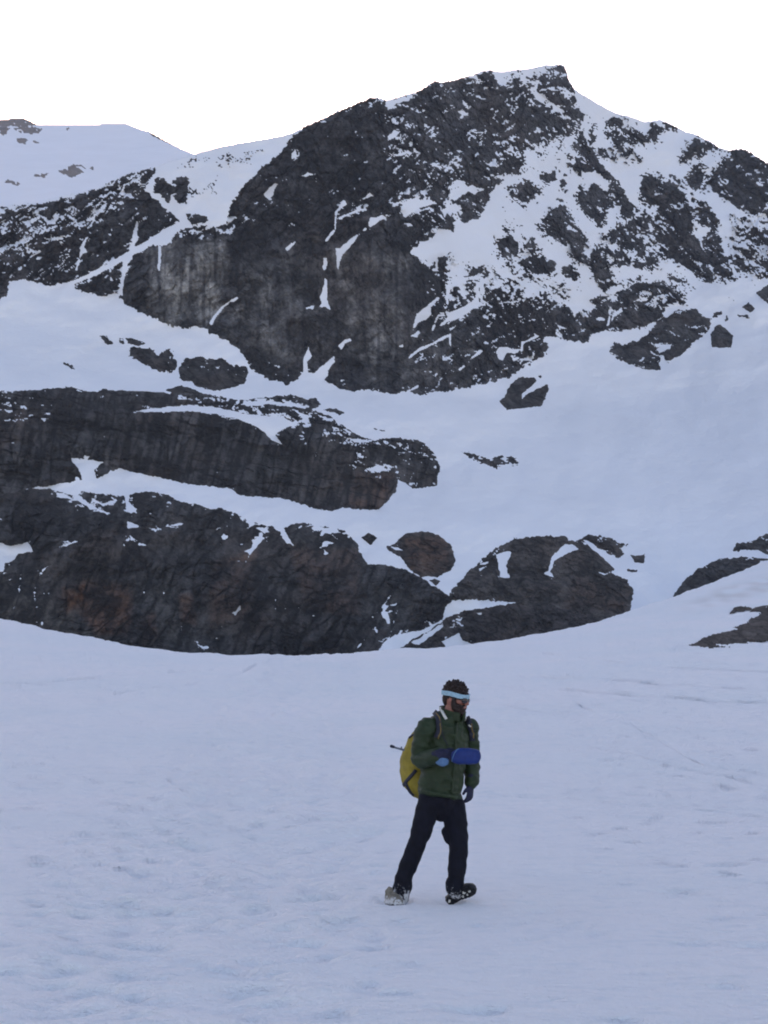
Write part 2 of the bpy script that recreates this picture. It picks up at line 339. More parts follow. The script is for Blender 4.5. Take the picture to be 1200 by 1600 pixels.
# ------------------------------------------------------------------ traced outlines
SKY = poly("-1600,420 -900,400 -500,390 -200,350 -60,330 0,322 40,318 62,316 100,305 130,299 165,288 195,271 215,266 240,261 262,252 290,245 318,236 340,230 370,224 400,219 430,214 457,208 478,196 505,185 530,172 552,163 568,157 580,151 592,152 602,157 625,150 655,141 672,130 680,126 690,129 710,125 735,118 750,112 765,109 780,112 800,109 825,107 845,102 870,100 881,101 886,112 889,124 898,138 912,148 935,162 950,170 965,177 985,182 1005,189 1018,189 1030,186 1045,192 1070,205 1090,210 1110,222 1122,229 1140,235 1158,232 1175,238 1190,250 1205,257 1260,290 1400,300 1800,380 2800,420")
DOME = poly("-900,230 -200,200 0,187 14,185 38,184 45,188 62,195 95,195 130,194 165,193 195,192 215,200 232,205 250,214 275,228 300,239 320,245 400,275 700,360")
MT_ROCK = [poly(s) for s in (
 # left ridge
 "-900,400 -200,352 -60,332 0,323 62,318 130,301 195,273 240,262 243,270 226,290 232,303 248,315 262,330 283,345 262,362 235,378 205,392 180,408 150,424 125,436 110,440 95,443 80,447 50,440 23,436 14,440 10,463 0,468 -60,480 -400,520 -900,520",
 "243,280 255,275 262,285 275,280 290,276 297,280 294,300 290,318 280,318 268,305 262,318 250,305 240,300",
 "293,336 308,333 325,338 322,348 300,351",
 # wedge under the snow ramp
 "113,443 143,433 163,423 190,407 197,417 190,433 187,458 160,462 133,457 117,450",
 # main face
 "187,465 190,433 197,417 207,400 233,387 267,380 273,363 293,357 310,353 333,353 353,350 357,325 372,301 387,286 410,260 436,241 459,211 478,196 505,185 552,163 580,151 602,159 655,143 680,126 735,118 768,110 780,130 800,128 812,118 822,130 836,128 858,108 880,99 889,122 900,158 898,170 893,180 892,196 874,213 840,221 817,230 787,249 776,275 774,292 766,303 760,325 747,341 725,348 712,340 708,361 687,357 676,372 661,376 646,387 642,398 664,406 672,414 690,401 702,396 706,404 702,430 716,440 735,425 760,420 790,440 805,440 830,452 860,462 890,475 922,486 945,463 965,457 990,445 1025,441 1050,446 1067,462 1070,475 1040,476 1035,495 1010,510 970,517 945,517 925,522 920,535 890,532 860,525 848,526 857,543 850,556 815,576 795,590 750,601 700,611 650,617 630,612 610,614 577,609 550,612 527,605 509,594 514,577 521,558 513,567 493,582 480,584 473,581 463,594 450,600 417,592 390,573 383,557 357,533 327,520 318,512 310,511 287,513 263,508 240,496 220,488 200,478",
 # right hand outcrops
 "896,260 894,249 904,241 902,230 906,207 911,206 922,230 930,241 937,256 952,267 960,279 945,279 930,267 915,271",
 "915,205 925,207 934,221 925,223", "904,301 911,297 915,305 922,290 930,286 937,294 952,309 960,324 945,327 934,324 941,339 941,357 926,346 915,339 906,324",
 "847,346 855,335 862,331 874,320 885,324 900,350 915,369 922,380 911,380 915,399 915,414 900,406 881,391 874,380 859,369 847,369 844,361",
 "952,288 966,288 978,303 990,324 992,340 975,340 964,322 952,305",
 "1001,290 1005,275 1012,271 1024,275 1035,290 1046,279 1061,294 1072,305 1076,320 1084,342 1084,365 1095,380 1102,399 1110,417 1117,440 1106,444 1087,432 1072,417 1057,410 1035,399 1027,380 1018,357 1020,339 1031,320 1012,324 999,312",
 "949,369 960,354 975,354 990,339 1012,342 1016,357 997,361 994,372 990,391 975,384 960,380", "990,391 994,372 1005,384 1012,399 1020,391 1026,414 1012,410 997,399",
 "1076,320 1087,324 1110,324 1121,342 1125,369 1132,399 1147,429 1132,436 1117,429 1106,410 1095,380 1110,357 1087,346",
 "1095,297 1110,279 1121,264 1129,249 1144,252 1159,267 1181,286 1260,320 1205,312 1181,339 1166,335 1140,316 1117,301",
 "1072,286 1084,271 1095,260 1102,271 1095,290 1087,297", "1146,241 1159,231 1177,236 1205,255 1270,290 1270,330 1205,303 1181,282 1162,264",
 "1147,339 1181,342 1205,320 1400,340 1500,440 1181,434 1174,429 1151,425 1136,402 1155,365", "1069,249 1076,230 1087,215 1106,226 1087,245",
 "975,207 994,200 1009,215 1005,222 990,219", "957,185 971,187 967,197 957,195", "952,207 960,209 975,234 994,252 975,241 960,226", "934,230 945,234 956,249 937,245",
 "784,256 799,247 814,252 806,264 784,264", "797,294 829,284 840,301 825,320 799,305", "844,275 866,269 870,282 851,286", "874,282 881,281 887,288 877,292",
 "776,376 791,369 810,376 810,402 799,414 780,399", "808,417 810,402 817,380 829,378 844,399 866,410 870,417 859,429 829,442 814,432",
 "844,440 859,432 881,444 889,466 870,462", "877,417 892,414 907,429 900,440 881,432",
 "922,399 934,386 945,399 960,410 982,402 975,414 952,417 956,440 967,444 945,458 937,444 926,429 919,417", "941,386 960,391 979,399 960,406",
 "975,436 1005,432 1001,438 982,440", "1050,432 1080,444 1080,449 1057,440", "994,410 1020,410 1020,421 997,416", "790,357 796,357 795,362 790,362",
 "1012,205 1022,198 1030,205 1024,214", "1032,190 1042,192 1052,198 1040,200", "1100,218 1112,226 1120,234 1105,230", "880,350 888,356 884,362", "893,172 905,168 914,180 909,190 898,184", "1136,300 1150,305 1146,311")]
MT_SNOW = [poly(s) for s in (
 "146,338 150,337 143,354 140,356", "133,372 137,371 131,388 136,394 129,396 120,422 117,421 126,392 125,386", "214,346 217,349 214,362 216,372 209,384 204,398 201,396 206,376 208,362",
 "270,352 284,347 262,364 232,382 205,400 180,415 150,430 115,445 112,440 148,423 178,406 205,390 232,375 256,358",
 "247,383 252,385 251,424 247,423", "192,408 200,403 199,420 194,435 191,462 187,460",
 "326,505 336,490 346,479 362,468 374,462 372,467 358,473 348,482 337,496 331,508", "473,584 475,560 482,542 484,550 488,557 480,566 482,585", "489,585 503,572 515,562 521,557 523,565 511,579",
 "528,541 538,532 547,528 550,533 541,535 533,546", "505,402 511,403 511,415 509,422 505,422", "508,436 511,438 512,455 511,470 516,484 508,479 497,481 502,474 500,464 503,458", "477,480 485,479 492,476 490,482 479,484",
 "530,325 532,315 537,312 543,320 535,324 528,330 525,342 526,358 518,368 512,375 508,377 513,368 522,358 524,330", "526,341 542,335 557,328 560,322 568,328 555,332 540,338 530,342",
 "561,312 570,308 578,301 583,306 573,309 562,314", "577,342 580,339 588,340 597,336 607,342 593,344 585,352 578,356 576,352", "565,362 570,357 577,353 572,360", "561,366 553,370 543,378 533,387 524,388 525,397 528,423 532,407 535,397 543,390 552,380 557,372",
 "412,304 420,294 430,285 434,288 428,296 427,306 419,311", "455,239 462,234 464,244 456,248", "472,275 481,269 492,272 480,277", "446,388 455,380 462,377 460,383 449,392",
 "628,317 640,313 650,308 657,312 672,312 682,318 672,320 657,324 645,332 633,339 629,333 632,327", "700,318 704,300 707,283 714,281 722,283 731,292 740,290 757,296 742,303 731,299 720,306 709,310", "690,330 700,322 712,318 722,326 712,330 700,330 694,340",
 "610,242 622,242 637,236 640,240 626,243 615,247", "672,256 680,254 690,260 705,263 690,266 680,260", "722,153 727,160 734,168 728,172 723,163", "740,116 745,118 748,131 742,126", "716,176 724,172 732,180 722,181",
 "603,160 620,155 634,148 645,146 636,158 620,162 606,172", "606,212 616,204 626,206 618,214 606,220",
 "806,108 822,108 840,104 832,120 842,128 838,140 848,152 862,160 876,170 884,185 872,178 856,166 842,158 832,146 822,134 812,120", "772,113 784,110 798,108 790,118 784,130 776,124",
 "651,490 663,482 672,473 685,464 686,466 674,480 673,492 663,500 653,505 645,516 647,505", "642,525 653,517 655,520 652,527", "624,541 632,535 630,542", "675,518 678,503 685,491 695,493 685,495 680,510",
 "697,488 707,486 717,482 728,478 735,471 743,468 758,477 750,480 740,482 733,487 720,497 700,503 683,513 693,503 700,495", "636,562 642,554 655,544 672,537 688,528 702,522 703,525 690,532 673,540 657,548 643,558", "702,522 704,522 704,540 702,536", "702,513 712,509 712,511 704,516",
 "732,564 745,550 750,547 757,548 742,558", "717,577 725,571 726,573 718,579", "775,550 780,543 792,542 800,547 812,546 808,552 792,552 785,563 778,560", "704,407 720,405 717,422 715,430 703,432", "697,447 702,443 704,447 700,475 697,473",
 "702,435 717,435 727,433 745,432 757,430 747,437 733,437 723,442 723,447 727,463 720,458 717,447 707,442", "743,440 748,440 748,470 743,468", "750,430 757,430 756,455 750,458", "747,468 757,457 773,447 785,435 787,438 783,443 763,452 753,463",
 "633,613 644,607 653,602 652,605 640,613", "801,434 811,441 827,445 844,443 861,456 879,471 896,477 913,482 905,486 898,493 887,477 870,467 848,458 827,454 811,447", "842,432 856,434 872,444 888,456 902,462 888,462 870,452 852,442",
 "955,501 957,493 970,482 972,486 959,495 955,506", "931,499 937,495 946,500 936,502", "948,510 955,467 961,460 957,478 952,508", "816,534 835,526 833,519 842,525 836,529 818,537 815,551 813,548", "864,500 872,508 886,514 874,512", "866,516 874,523 880,528 870,524", "800,560 815,556 812,560 802,564",
 "654,388 657,388 656,402", "661,392 665,392 664,410 662,410", "668,396 672,396 672,420 670,418", "675,400 679,400 677,414", "681,404 684,404 683,430 681,428", "720,408 723,408 722,430 720,430", "730,410 733,410 732,424", "764,420 767,420 766,436 764,436",
 "940,467 960,460 958,464 942,475", "1036,466 1039,466 1039,480 1036,480", "1022,462 1026,460 1025,480 1022,482", "1010,470 1000,474 990,470 1004,466")]
MT_MAT = terrain_mat('mountain rock and snow', 0.42)
NEAR_MAT = terrain_mat('valley rock and snow', 0.9, dark=(0.026, 0.027, 0.030), mid=(0.050, 0.050, 0.052), light=(0.10, 0.095, 0.085))
LUMP_MAT = terrain_mat('brown rock', 1.3, dark=(0.028, 0.025, 0.026), mid=(0.060, 0.053, 0.050), light=(0.12, 0.11, 0.10))
def zone(P, gX, gY, soft=25.0):
    s = sdf(poly(P), gX, gY, soft)
    return smooth(-soft * 0.5, soft * 0.5, s)
# ---- the mountain: one sheet with a back side
gX = np.concatenate([np.linspace(-1600, -80, 60), np.arange(-70, 1271, 1.5), np.linspace(1280, 2800, 60)])
gY = np.arange(88.5, 1092, 1.5)
gx, gy, F = rock_field(MT_ROCK, MT_SNOW, gX, gY, 3.0)
bY = baseY(gX, gY)
hr = relief(gx, gy, 'mountain')
lev = np.full(gx.shape, 0.42)
for P, v in (("0,318 240,262 235,300 150,340 110,380 0,400 -400,450 -400,330", .40), ("-400,380 110,380 130,420 20,440 -400,500", .12), ("260,345 360,340 370,365 265,372", .40),
             ("590,150 800,105 900,110 900,240 780,260 700,250 620,250", .10), ("775,105 900,105 902,236 770,240", .16), ("600,440 860,440 860,600 640,615", .04), ("600,250 780,250 760,345 640,380 610,300", .20),
             ("640,380 800,400 930,480 850,480 700,480 680,430", .32), ("740,360 1200,300 1200,480 900,500 750,440", .16), ("1130,330 1260,320 1260,450 1140,440", .3),
             ("600,150 650,140 650,250 600,250", .16)):
    lev = lev + v * zone(P, gX, gY, 20)
lev -= 0.40 * zone("225,380 420,370 520,340 640,400 660,500 620,610 250,515 190,470", gX, gY, 30)
lev -= 0.10 * zone("420,215 600,165 620,330 500,400 380,330", gX, gY, 30)
lev += .20 * smooth(-8, 0, rock_field.near) * (gy < 500) + .05 * (1 - smooth(1, 9, F)) * (gy < 470)
spk = dust(gx, gy, hr, 1.5, lev, 'mountain')
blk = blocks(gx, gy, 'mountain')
lev -= .10 * zone('640,480 860,440 860,600 640,615', gX, gY, 30)
# scattered stones poking through thin snow
thin = np.zeros(gx.shape)
for P, v in (("250,262 300,246 400,221 455,212 440,232 395,250 350,300 300,330 285,300 300,275", 0.75), ("890,120 960,145 1110,190 1180,220 1200,280 1100,300 1000,260 930,215", .62),
             ("780,290 850,260 900,330 850,410 780,400 700,410", .38), ("930,330 1000,330 1080,440 1000,450 930,450", .5), ("600,120 900,70 905,240 760,300 700,300", .95), ("700,400 800,410 950,470 950,480 860,470 800,450 705,440", .85),
             ("340,240 410,220 400,270 350,300", .5), ("1110,440 1220,420 1220,475 1110,478", .5)):
    thin = np.maximum(thin, v * zone(P, gX, gY, 14))
st = 0.55 * fbm(gx / 34, gy / 26, 191, 3) + 0.6 * facets(*rot(gx, gy, -35, 7, 3.6), 195, 1, .3) + .5 * perlin(gx / 3.5, gy / 2.6, 198)
prox = zone('770,200 900,170 1060,200 1300,260 1300,470 940,480 780,450 690,400 780,330', gX, gY, 14) * smooth(-14, -1, F) * .75
thin = thin + prox
rib = facets(*rot(gx + 5 * perlin(gx / 18, gy / 18, 401), gy + 5 * perlin(gx / 18, gy / 18, 402), -43, 36, 8), 403, 1, .3)
F = np.where((F < 0) & (prox > .22) & (rib + .3 * perlin(gx / 5, gy / 5, 404) > .36), 3.5, F)
F = np.where((F < 0) & (st > 1.25 - thin), 2.5 * np.clip((st - 1.25 + thin) * 3, 0.3, 1), F)
rockm = smooth(-0.8, 0.8, F)
snow = 1 - rockm * (1 - spk * 1.0)
sat = np.clip(F / 6.0, 0, 1)
bulge = 9.0 * (1 - np.exp(-np.clip(F, 0, 40) / 9.0))
h = bulge + hr * sat * 0.9
h = h + 0.9 * rockm * spk                                            # snow lies on top of the stone
skyl = np.interp(gX, SKY[:, 0], SKY[:, 1])
jag = 2.2 * np.abs(perlin(gX / 9, gX * 0, 301)) + 1.5 * perlin(gX / 3.3, gX * 0, 302) + 1.6 * facets(gX / 6, gX * 0 + .5, 303, 1, .6)
rk = np.array([zone(P, gX, np.array([y]), 6)[0] if 0 else 0 for P, y in ()]) if 0 else None
rocky = np.array([np.interp(skyl[j] + 6, gY, F[:, j]) for j in range(len(gX))])
skyl = skyl - jag * np.where(rocky > 0, 1.0, 0.25)
pyc = np.maximum(gy, skyl[None])
D = bY - h * bY / FPX
# rows above the skyline fold over to the far side
jsky = np.clip(np.searchsorted(gY, skyl), 0, len(gY) - 1)
Dr = D[jsky, np.arange(len(gX))]
over = gy < skyl[None]
back = np.where(over, (skyl[None] - gy) * 0.45 + 1.0, 0)
pts = at(np.broadcast_to(gx, gx.shape), pyc, np.where(over, Dr[None] + back, D))
pts[..., 2] -= np.where(over, back * (0.25 + 0.6) + back * 0.3, 0)
lev += .10 * zone('100,300 150,320 140,430 105,430', gX, gY, 14)
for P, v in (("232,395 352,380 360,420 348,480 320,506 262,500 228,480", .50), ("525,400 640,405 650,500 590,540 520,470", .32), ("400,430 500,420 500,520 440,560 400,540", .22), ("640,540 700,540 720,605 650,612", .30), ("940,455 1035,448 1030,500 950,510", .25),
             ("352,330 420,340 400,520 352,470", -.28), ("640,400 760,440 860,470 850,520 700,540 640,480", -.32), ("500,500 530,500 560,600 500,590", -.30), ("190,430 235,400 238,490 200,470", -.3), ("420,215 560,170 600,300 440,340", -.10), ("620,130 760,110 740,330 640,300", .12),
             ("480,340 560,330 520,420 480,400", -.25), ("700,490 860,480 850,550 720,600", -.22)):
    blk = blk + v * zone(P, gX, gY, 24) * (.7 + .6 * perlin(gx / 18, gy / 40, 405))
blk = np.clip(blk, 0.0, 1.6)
tone = 1.15 * zone("225,385 350,375 362,420 350,480 322,508 262,505 225,485 240,430", gX, gY, 22) + .62 * zone("520,395 640,400 650,500 600,600 540,560 515,470", gX, gY, 30) + .42 * zone("380,400 500,400 500,560 420,560 340,500", gX, gY, 30)
tone += .25 * zone("600,520 760,520 780,600 640,612", gX, gY, 30) + .12
tone *= np.clip(0.75 + 0.8 * perlin(gx / 26, gy / 60, 44), 0.1, 1.4)
streak = smooth(0.05, 0.5, perlin(gx / 7, gy / 90, 45)) * smooth(370, 400, gy)
tone *= 1 - 0.7 * streak
snow = np.where(over, 0.9, snow)
cellrock = (rockm[:-1, :-1] > 0.5) & (snow[:-1, :-1] < 0.5)
pts[-1, :, 2] -= 12
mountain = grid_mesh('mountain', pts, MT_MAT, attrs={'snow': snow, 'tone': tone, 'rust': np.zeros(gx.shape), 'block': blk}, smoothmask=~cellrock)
tag(mountain, 'craggy dark mountain streaked with snow under a white sky', 'mountain', kind='structure')
# ---- the snow dome behind it, left
dX = np.arange(-900, 560, 2.5); dY = np.arange(175, 420, 2.0)
drock = [poly(s) for s in ("-200,200 0,188 20,184 38,183 50,189 62,194 40,198 0,197", "20,200 50,197 65,202 60,208 33,210", "0,197 17,200 7,210 -30,212", "25,218 33,212 43,218 40,225 28,222",
     "228,204 247,210 263,217 280,229 262,224 240,213", "90,267 103,263 115,257 128,257 137,267 123,272 120,277 107,277 98,270", "48,273 60,271 78,271 67,278 53,277", "7,286 13,280 30,287 27,292 18,286", "104,200 108,200 108,204 104,204", "140,262 148,261 146,265", "50,218 60,222 52,222")]
dgx, dgy, dF = rock_field(drock, [], dX, dY, 2.2)
dbase = 640.0 * np.exp((380 - dgy) / 1000.0 * 2.2) * (1 + .01 * perlin(dgx / 120, dgy / 60, 9))
dh = relief(dgx, dgy, 'lump')
dr = smooth(-.8, .8, dF); dl = dust(dgx, dgy, dh, 2.0, np.full(dgx.shape, .6))
dsk = np.interp(dX, DOME[:, 0], DOME[:, 1]) - 0.8 * np.abs(perlin(dX / 7, dX * 0, 311))
dover = dgy < dsk[None]; dj = np.clip(np.searchsorted(dY, dsk), 0, len(dY) - 1)
dD = dbase - (4 * (1 - np.exp(-np.clip(dF, 0, 40) / 4)) + dh * np.clip(dF / 4, 0, 1)) * dbase / FPX
dback = np.where(dover, (dsk[None] - dgy) * 1.5 + 1, 0)
dp = at(dgx, np.maximum(dgy, dsk[None]), np.where(dover, dD[dj, np.arange(len(dX))][None] + dback, dD)); dp[..., 2] -= dback
dome = grid_mesh('snow_hill', dp, MT_MAT, attrs={'snow': np.where(dover, 1, 1 - dr * (1 - dl)), 'tone': 0 * dgx + .3, 'rust': 0 * dgx, 'block': 0 * dgx + .6})
tag(dome, 'smooth snow hill rising behind the left rock ridge', 'hill', kind='structure')
# ---- rocks that stand out of the snow, each a body of its own
def rock_body(name, rocks, label, cat, snows=(), mode='lump', mat=None, amp=2.5, bulge=8.0, w=8.0, lev=0.35, levz=(), tonez=(), tone=0.15, rustz=(), group=None, step=1.25, rel=0.9, base=None, thin=0.0, kind=None, edge_dust=.10):
    rocks = [poly(s) for s in rocks]; snows = [poly(s) for s in snows]
    allp = np.concatenate(rocks); x0, y0 = allp.min(0) - 8; x1, y1 = allp.max(0) + 8
    bX = np.arange(x0, x1 + step, step); bYr = np.arange(y0, y1 + step, step)
    ax, ay, F = rock_field(rocks, snows, bX, bYr, amp)
    b = (base or baseY)(bX, bYr)
    if thin:
        stn = 0.55 * fbm(ax / 34, ay / 26, 291, 3) + 0.6 * facets(ax / 9, ay / 3.4, 295, 1, .3) + .5 * perlin(ax / 3.5, ay / 2.6, 298)
        near = F > -9
        F = np.where((F < 0) & near & (stn > 1.25 - thin), 1.5, F)
    hr = relief(ax, ay, mode)
    L = np.full(ax.shape, float(lev))
    for P, v in levz: L = L + v * zone(P, bX, bYr, 14)
    L = L + .22 * smooth(-8, 0, rock_field.near) + edge_dust * (1 - smooth(1, 8, F))
    spk = dust(ax, ay, hr, step, L)
    sat = np.clip(F / 5.0, 0, 1)
    h = np.where(F < 0, F * 1.2, 0.6 + bulge * (1 - np.exp(-np.clip(F, 0, 40) / w))) + hr * sat * rel
    h = np.where(F > 0, np.maximum(h, 1.2 * sat + 0.35 * bulge * (1 - np.exp(-np.clip(F, 0, 40) / w)) + .12 * hr * sat), h)
    h = h + 0.6 * spk * (F > 0)
    D = b - h * b / FPX
    snow = np.where(spk, 1.0, 0.0)
    tn = np.full(ax.shape, float(tone))
    for P, v in tonez: tn = tn + v * zone(P, bX, bYr, 20)
    ru = np.zeros(ax.shape)
    for P, v in rustz: ru = ru + v * zone(P, bX, bYr, 14)
    m = F > -2.5
    keep = m[:-1, :-1] & m[1:, :-1] & m[:-1, 1:] & m[1:, 1:]
    front = at(ax, ay, D); backp = at(ax, ay, b + 3.0 * (b / FPX) + 1.0)
    R, Cn = ax.shape; idx = np.arange(R * Cn).reshape(R, Cn)
    q = np.stack([idx[:-1, :-1], idx[1:, :-1], idx[1:, 1:], idx[:-1, 1:]], -1)[keep]
    e = np.concatenate([q[:, [0, 1]], q[:, [1, 2]], q[:, [2, 3]], q[:, [3, 0]]])
    key = np.sort(e, 1); kk = key[:, 0] * (R * Cn) + key[:, 1]
    u, inv, cnt = np.unique(kk, return_inverse=True, return_counts=True)
    be = e[cnt[inv] == 1]
    nn = R * Cn
    allq = np.concatenate([q, q[:, ::-1] + nn, np.stack([be[:, 1], be[:, 0], be[:, 0] + nn, be[:, 1] + nn], -1)])
    V = np.concatenate([front.reshape(-1, 3), backp.reshape(-1, 3)])
    org = V[q[:, 0]].mean(0)
    used = np.zeros(len(V), bool); used[allq.reshape(-1)] = True; rm = np.cumsum(used) - 1
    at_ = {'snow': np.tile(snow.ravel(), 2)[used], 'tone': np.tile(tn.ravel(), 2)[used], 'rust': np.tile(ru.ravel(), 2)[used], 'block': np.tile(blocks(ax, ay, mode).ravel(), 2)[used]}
    cs = (snow[:-1, :-1] > .5)[keep]
    sm = np.concatenate([cs, np.zeros(len(allq) - len(q), bool)])
    o = raw_mesh(name, V[used] - org, rm[allq], mat or NEAR_MAT, at_, sm)
    o.location = org
    return tag(o, label, cat, group, kind)
rock_body('rock_band', ["-900,560 0,611 20,612 73,608 110,604 127,610 150,612 160,608 173,610 240,612 267,614 310,614 350,621 387,626 400,622 425,620 454,617 479,624 500,634 487,640 517,651 525,659 540,668 550,676 583,688 617,684 658,689 679,709 688,730 683,747 683,759 646,763 621,749 619,767 608,780 592,795 571,797 533,792 517,799 492,795 462,784 437,778 404,776 375,774 362,764 300,757 267,750 233,742 187,733 173,735 160,745 150,747 147,733 160,723 143,722 112,716 123,733 130,750 113,753 87,757 50,763 -50,790 -900,820",
   "483,624 495,622 501,632 492,634", "505,640 525,638 542,646 530,648"],
  'long dark rock band on the middle snow slope, split by a snow stripe', 'rock band',
  snows=["213,643 233,638 300,633 335,636 375,645 400,649 440,650 462,664 440,672 430,680 444,697 425,688 405,669 375,656 335,647 300,642 240,644", "380,628 420,626 480,634 478,638 420,632 385,634", "108,716 130,718 162,722 145,728 150,748 130,752 124,733", "575,733 592,726 606,735 590,738", "460,640 484,650 480,662 470,652"],
  mode='ribs', lev=0.18, levz=[("-100,600 80,600 80,660 -100,660", .42), ("250,610 520,620 560,690 440,665 300,640", .36), ("530,680 690,680 690,760 560,745", .33), ("400,640 540,660 600,720 440,700", .15), ("140,612 220,612 220,650 150,650", .15)],
  tone=0.12, tonez=[("380,700 620,740 600,790 400,770", .25)], rustz=[("560,740 615,740 600,795 540,790", .45)], bulge=13, w=11, amp=1.7, step=1.4)
rock_body('rock_cliff', ["-900,800 -50,770 50,763 80,764 100,770 120,776 127,767 143,770 173,773 195,775 203,772 233,767 263,773 277,782 317,790 327,797 343,792 363,800 383,810 404,820 425,822 440,834 454,848 447,834 444,824 462,817 496,820 537,828 558,847 562,863 575,882 600,882 633,890 658,903 679,917 700,930 706,940 696,948 692,967 662,984 617,992 596,1008 560,1068 300,1070 -900,1070"],
  'broad dark brown rock cliff rising directly behind the foreground snow', 'cliff',
  snows=["0,848 17,853 43,847 53,863 27,865 23,875 7,880 5,893 -40,900 -40,840", "118,772 128,778 145,790 172,802 168,804 140,793 120,782", "142,777 160,787 182,781 180,785 162,791 145,783", "194,773 200,773 203,788 214,796 206,802 199,800 196,790",
         "197,813 213,819 221,824 200,826", "203,837 213,847 229,852 217,852 205,842", "228,823 247,828 240,829", "96,853 117,845 124,845 104,852", "263,822 275,818 290,817 278,822", "365,959 375,946 376,952 368,962", "86,770 102,772 112,780 95,778",
         "440,826 452,842 458,852 448,848 438,836", "300,1002 312,1008 330,1012 318,1014"],
  mode='folds', lev=0.10, levz=[("60,760 200,765 220,800 120,800", .3), ("200,765 400,800 400,830 240,820", .18), ("640,960 700,960 690,1000 600,1010", .25), ("440,930 540,940 520,980 430,980", .12)],
  tone=0.10, tonez=[("170,930 210,930 215,1000 165,990", .2), ("230,880 290,880 280,1000 240,990", .35), ("440,820 560,830 570,880 460,870", .3), ("0,905 90,945 170,1000 0,985", .9), ("590,900 690,940 640,990 560,960", .25)],
  rustz=[("100,920 130,915 132,940 105,955", 1.0), ("125,905 205,915 205,995 150,990 120,950", .55), ("280,930 300,930 305,975 285,970", .4), ("330,880 400,860 390,960 330,980", .3), ("450,850 560,860 560,960 480,950", .25), ("218,970 240,960 245,1005 222,1005", .5)],
  bulge=16, w=14, amp=1.8, step=1.4)
rock_body('rock_knoll', ["700,936 704,924 725,901 733,892 754,872 775,857 804,842 842,837 883,838 894,845 908,842 921,836 950,840 967,847 981,850 967,855 975,865 967,872 955,868 950,876 962,888 950,895 979,905 990,922 987,938 985,968 900,1000 850,985 800,960 808,942 760,938"],
  'rounded dark knoll with a snow gully down its middle, right of the cliff', 'rock knoll',
  snows=["775,867 785,862 800,862 790,884 797,902 781,902 779,880", "904,858 894,851 883,850 875,857 862,872 856,892 848,896 867,904 860,893 867,876 883,867", "908,841 927,849 950,871 968,888 962,890 944,874 925,857", "702,942 804,941 796,947 742,952 700,966 692,975",
         "925,852 950,864 966,874 955,880 940,868", "750,880 764,877 763,880 748,884", "745,888 760,885 750,892", "932,893 950,896 945,900"],
  lev=0.12, levz=[("890,835 985,845 975,880 900,850", .25), ("700,860 780,850 760,930 700,930", .15), ("640,960 740,950 740,1010 640,1015", .2)], tone=.8, tonez=[("890,850 990,900 985,950 900,930", .3)], rustz=[("900,900 985,925 975,955 880,950", .25)], bulge=14, w=12, mat=LUMP_MAT)
rock_body('boulder', ["604,855 617,849 633,834 658,830 683,834 704,851 712,876 704,892 683,901 658,901 642,892 625,870 608,861"], 'large rounded brown boulder alone in snow, left of the knoll', 'boulder',
  snows=["611,854 622,855 630,860 618,860"], lev=.05, tone=.15, rustz=[("630,840 700,840 700,895 640,890", .45)], bulge=18, w=14, mat=LUMP_MAT, amp=1.4)
rock_body('boulder', ["565,840 575,833 590,840 579,852"], 'small dark boulder in snow beside the large rounded brown boulder', 'boulder', lev=0, bulge=8, w=5, mat=LUMP_MAT, amp=1.0)
rock_body('boulder', ["671,907 679,905 688,908 681,915"], 'tiny low boulder just below the large rounded brown boulder', 'boulder', lev=0, bulge=5, w=4, mat=LUMP_MAT, amp=.8)
rock_body('rock_outcrop', ["985,867 996,869 1008,865 1006,880 992,878", "979,889 996,891 993,895 980,893"], 'small broken outcrop in snow off the right end of the knoll', 'outcrop', lev=.35, bulge=4, w=4, amp=1.5, mat=LUMP_MAT)
rock_body('rock_outcrop', ["723,706 750,711 766,716 783,712 808,716 812,728 792,726 775,732 754,724 733,715"], 'thin flat slabs of rock half buried in the open snow slope', 'outcrop', lev=.62, edge_dust=.2, bulge=3, w=4, amp=2.6)
rock_body('rock_outcrop', ["780,627 792,615 792,607 810,590 835,590 839,595 815,615 816,622 835,610 855,600 858,610 845,635 820,637 792,640", "838,586 846,586 846,590 839,589"], 'cleft pair of dark rocks in snow below the foot of the main face', 'outcrop', lev=.12, bulge=8, w=6, amp=1.6)
rock_body('rock_outcrop', ["952,550 960,535 975,540 1000,530 1015,520 1030,500 1060,485 1085,482 1110,500 1110,515 1095,525 1085,535 1070,550 1045,565 1030,555 1032,577 1010,577 980,567 955,555"], 'ragged dark outcrop with snow pockets on the right snow slope', 'outcrop',
  snows=["1025,546 1036,537 1050,538 1046,544 1030,552"], thin=.35, lev=.45, bulge=9, w=7, amp=3)
rock_body('boulder', ["1110,522 1118,510 1125,506 1145,525 1142,543 1112,542"], 'dark wedge shaped boulder beside the ragged outcrop on the right', 'boulder', lev=.05, bulge=10, w=7, amp=1.5)
rock_body('boulder', ["1160,480 1170,472 1179,482 1172,489"], 'small boulder high on the right snow slope above the wedge boulder', 'boulder', lev=.05, bulge=6, w=4, amp=1.2)
rock_body('rock_outcrop', ["1180,457 1200,445 1260,440 1300,475 1200,475", "1152,492 1166,492 1170,496 1154,496", "1114,489 1128,485 1130,492 1116,495", "1134,495 1140,497 1138,502 1132,500"], 'stony patch at the right edge under the upper cliffs', 'outcrop', lev=.45, bulge=4, w=5, amp=2.5)
rock_body('rock_outcrop', ["200,547 203,542 227,543 240,547 247,557 263,543 270,550 270,560 280,563 277,573 267,582 247,580 227,570 213,563 203,555"], 'low dark outcrop in the left snow bowl, beside a larger domed one', 'outcrop', lev=.36, bulge=5, w=6, amp=2.6, thin=.55)
